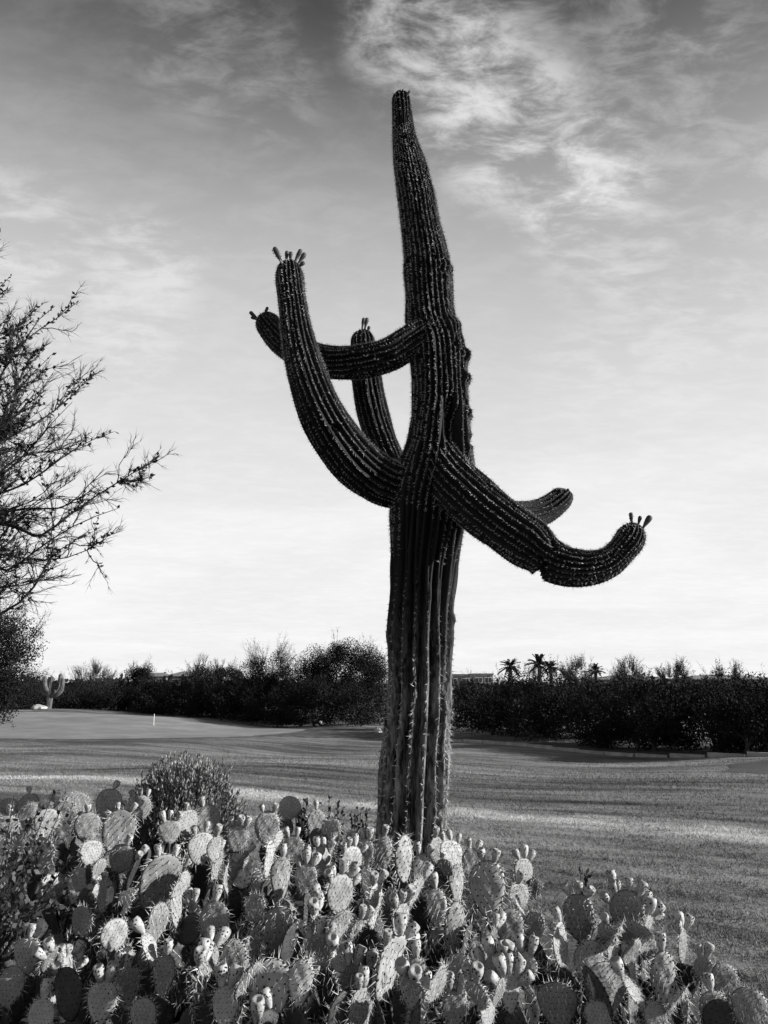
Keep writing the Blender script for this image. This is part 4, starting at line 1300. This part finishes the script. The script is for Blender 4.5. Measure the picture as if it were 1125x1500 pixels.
for k, (px, ty, wp, Yd, kd, lab) in enumerate(((720, 1022, 110, 40, 'leaf_dark', 'low dark shrub before the hedge beside the saguaro'), (800, 1020, 120, 37, 'leaf_dark', 'low dark shrub before the hedge below the twin palms'),
                                              (880, 1025, 120, 34, 'leaf_dark', 'low dark shrub before the pale feathery shrub'), (955, 1030, 110, 31.5, 'leaf_dark', 'low dark shrub before the hedge at the path'), (1085, 1030, 130, 28.5, 'leaf_dark', 'low dark shrub beside the sand hollow'))):
    crown_tree('hedge_shrub', lab, 'shrub', px, ty, wp, Yd, kd, 1.1, 80 + k, GH, .1, .0, .12)
for k, (px, ty, wp) in enumerate(((845, 972, 40), (918, 975, 44), (985, 980, 50), (1060, 980, 50))):
    crown_tree('twiggy_tree', ['half bare twiggy tree beside the twin palms', 'half bare twiggy tree above the pale feathery shrub', 'low twiggy tree above the middle of the long roof', 'low twiggy tree above the far end of the long roof'][k],
               'tree', px, ty, wp, 48, 'leaf_pale', .12, 90 + k, 'twiggy trees behind the hedge', 1.0, .3)


def palm(px, top_py, Yd, seed, label, wpx=34):
    rg = np.random.default_rng(seed)
    t = P(px, top_py, Yd); g = gz(t[0], Yd)
    H = t[2] - g; R = msize(wpx / 2, t)
    o = thing('palm_tree', (t[0], Yd, g), label, 'palm', 'palms behind the hedge')
    tr = MB()
    zt = H - R * .55
    tr.tube([(0, 0, -.1), (.03, 0, zt * .5), (0, 0, zt)], [.22, .18, .16], 9)
    link('trunk', tr.build('trunk', [M['bark']], True), o)
    for k in range(38):
        a = k * 2.4 + rg.uniform(-.2, .2); e = math.radians(rg.uniform(-35, 80))
        L = R * rg.uniform(.85, 1.1)
        s = np.linspace(0, 1, 7)[:, None]
        d = np.array([math.cos(a) * math.cos(e), math.sin(a) * math.cos(e), math.sin(e)])
        pts = np.array([0, 0, zt]) + d * L * s + np.array([0, 0, -.32 * L]) * s ** 2
        f = MB(); f.tube(pts, np.linspace(.022, .006, 7), 3, False)
        sd = unit(np.cross(d, [0, 0, 1.0]) + 1e-6)
        u = np.linspace(.15, 1, 20)
        A = np.stack([np.interp(u, np.linspace(0, 1, 7), pts[:, c]) for c in range(3)], 1)
        for sg in (-1, 1):
            f.leaves(A, (d * .6 + sd * sg * .8 + np.array([0, 0, -.15])) * (L * .26 * (1 - .55 * u))[:, None], L * .034)
        link('frond', f.build('frond', [M['leaf_dark']]), o)
    return o


palm(747, 966, 75, 1, 'single palm standing apart, closest to the saguaro trunk', 36)
palm(789, 961, 78, 2, 'taller and broader of the two palms side by side', 44)
palm(806, 968, 80, 3, 'smaller palm tucked against the broad palm', 34)
palm(872, 974, 84, 4, 'low palm whose crown barely shows over the hedge', 27)

# a low far wood that closes the horizon
mb = MB()
rgw = np.random.default_rng(8)
for k in range(420):
    Yd = rgw.uniform(95, 240); x = rgw.uniform(-.75, .75) * Yd
    g = gz(x, Yd); hgt = rgw.uniform(1.4, 3.0); wd = rgw.uniform(2, 5)
    n = 130
    v = unit(rgw.normal(size=(n, 3))); A = np.array([x, Yd, g + hgt * .45]) + v * np.array([wd, wd, hgt * .6]) * rgw.uniform(.5, 1, (n, 1))
    A[:, 2] = np.maximum(A[:, 2], g + .02)
    mb.leaves(A, unit(rgw.normal(size=(n, 3))) * .9, .3)
tag(stuff(link('far_wood', mb.build('far_wood', [M['leaf_mid']]))), 'far low desert scrub closing the horizon behind the hedge', 'scrub')


# small saguaro at the edge of the green
def small_saguaro(px, top_py, base_py, Yd):
    t = P(px, top_py, Yd); g = gz(t[0], Yd); H = t[2] - g
    o = thing('small_saguaro', (t[0], Yd, g), 'small branching saguaro standing at the edge of the putting green', 'cactus')
    V, Q, T3, *_ = ribbed([[0, 0, -.1, .20], [0, 0, H * .3, .22], [0, 0, H * .7, .22], [0, 0, H, .17]], 12, lambda z, s: 0, 1, .2, step=.08, per=3)
    link('trunk', mesh_np('trunk', V, [Q, T3], [M['cactus_far']], None, True), o)
    for (sx, z0, z1, rx, yy) in ((1, .38, .95, .85, -.1), (-1, .42, .85, .7, .1), (1, .5, 1.08, .5, .3), (-1, .55, 1.0, .38, -.25)):
        V, Q, T3, *_ = ribbed([[0, 0, z0 * H, .14], [sx * rx * .6, yy, z0 * H + .1, .16], [sx * rx, yy, z0 * H + .5, .17], [sx * rx * 1.05, yy, z1 * H, .14]], 10, lambda z, s: 0, 2, .2, step=.08, per=3)
        link('arm', mesh_np('arm', V, [Q, T3], [M['cactus_far']], None, True), o)


M['cactus_far'] = mat('far_cactus_skin', 0.06, 0.12, 3, 0.8)
small_saguaro(76, 990, 1040, 57)


def rock(px, py, Yd, sx, sz, label, seed, grp=None):
    rg = np.random.default_rng(seed)
    p = P(px, py, Yd); g = gz(p[0], Yd)
    k = 14
    V, Q = lathe([(.02, -.25), (.75, -.15), (1, .12), (.95, .38), (.72, .66), (.4, .86), (.02, .93)], k)
    V = V * (1 + .12 * np.sin(V[:, :1] * 5 + rg.uniform(0, 6)) + .1 * np.sin(V[:, 1:2] * 6 + rg.uniform(0, 6)) + rg.normal(0, .03, (len(V), 1)))
    V = V * np.array([sx, sx * .8, sz])
    o = link('boulder', mesh_np('boulder', V, [Q], [M['rock']], None, False), None, (p[0], Yd, g))
    return tag(o, label, 'boulder', grp)


rock(56, 1040, 56, .55, .35, 'white boulder beside the small saguaro', 1, 'pale boulders')
rock(553, 1078, 44, .24, .34, 'upright pale boulder peeping out beside the saguaro trunk', 2, 'pale boulders')
rock(468, 1048, 53.2, .35, .22, 'small pale boulder at the foot of the biggest dark tree', 3, 'pale boulders')

# flagstick
fy = 44.0
for _ in range(40):
    fp = P(225, 1062, fy); fx = fp[0]
    fy += (fp[2] - gz(fx, fy) - .06) * 6
fg = gz(fx, fy) + .055
fl = thing('flagstick', (fx, fy, fg), 'thin white flagstick in the putting green', 'flagstick')
mb = MB(); mb.tube([(0, 0, -.05), (0, 0, .30), (0, 0, .62)], [.018, .016, .014], 8); link('pole', mb.build('pole', [M['white']], True), fl)
V, Q = lathe([(.0001, -.03), (.07, -.03), (.07, .006), (.055, .008), (.055, -.02), (.0001, -.02)], 16)
link('cup', mesh_np('cup', V, [Q], [M['white']], None, True), fl)
mb = MB(); mb.tube([(0, 0, .60), (0, 0, .63), (0, 0, .65)], [.02, .024, .01], 8); link('knob', mb.build('knob', [M['white']], True), fl)


# far houses
def house(px0, px1, top_py, Yd, label, roof='flat', depth=9.0, windows=3, mt='plaster'):
    a = P(px0, top_py, Yd); b = P(px1, top_py, Yd)
    W = b[0] - a[0]; cx = (a[0] + b[0]) / 2; g = gz(cx, Yd + depth / 2); H = a[2] - g
    o = thing('far_house', (cx, Yd + depth / 2, g), label, 'house', 'far houses behind the trees')
    wh = H - (.35 if roof == 'flat' else 1.1)
    wall = link('wall', box_mesh('wall', (W, depth, wh + .3), M[mt]), o, (0, 0, wh / 2 - .15))
    if roof == 'flat':
        link('parapet', box_mesh('parapet', (W + .3, depth + .3, .35), M[mt]), o, (0, 0, wh + .178))
        link('coping', box_mesh('coping', (W + .4, depth + .4, .08), M['tile']), o, (0, 0, wh + .396))
    else:
        x, y = W / 2 + .5, depth / 2 + .5
        z0, z1 = wh + .003, H
        rx = x * (.35 if roof == 'hip' else .0)
        V = np.array([(-x, -y, z0), (x, -y, z0), (x, y, z0), (-x, y, z0), (-rx, 0, z1), (rx, 0, z1), (-x, -y, z0 + .16), (x, -y, z0 + .16), (x, y, z0 + .16), (-x, y, z0 + .16)])
        F4 = np.array([(0, 1, 7, 6), (1, 2, 8, 7), (2, 3, 9, 8), (3, 0, 6, 9), (6, 7, 5, 4), (8, 9, 4, 5), (3, 2, 1, 0)]); F3 = np.array([(7, 8, 5), (9, 6, 4)])
        link('roof', mesh_np('roof', V, [F4, F3], [M['tile']]), o)
        link('chimney', box_mesh('chimney', (.6, .6, .9), M[mt]), o, (W * .22, .8, H - .25))
    for k in range(windows):
        xw = (-.5 + (k + .5) / windows) * W
        wz = wh - 1.05
        fr_ = link('window', box_mesh('window', (1.7, .12, 1.25), M['white']), o, (xw, -depth / 2 - .03, wz))
        link('pane', box_mesh('pane', (.7, .05, 1.02), M['glass']), fr_, (-.4, -.05, 0))
        link('pane', box_mesh('pane', (.7, .05, 1.02), M['glass']), fr_, (.4, -.05, 0))
    return o


house(246, 286, 983, 150, 'peaked far house showing between slim tree and dark round tree', 'hip', 9, 2)
house(205, 244, 985, 190, 'low far roof behind the half bare twiggy tree', 'hip', 9, 2, 'plaster_dk')
house(655, 690, 988, 160, 'flat far house right beside the saguaro trunk', 'flat', 9, 2)
house(694, 722, 987, 170, 'smaller flat far house toward the single palm', 'flat', 9, 2)
house(880, 985, 988, 150, 'long low far roof behind the paler feathery shrub', 'hip', 10, 5)
house(1000, 1140, 988, 160, 'longest far roof behind the open end of the hedge', 'hip', 10, 6)
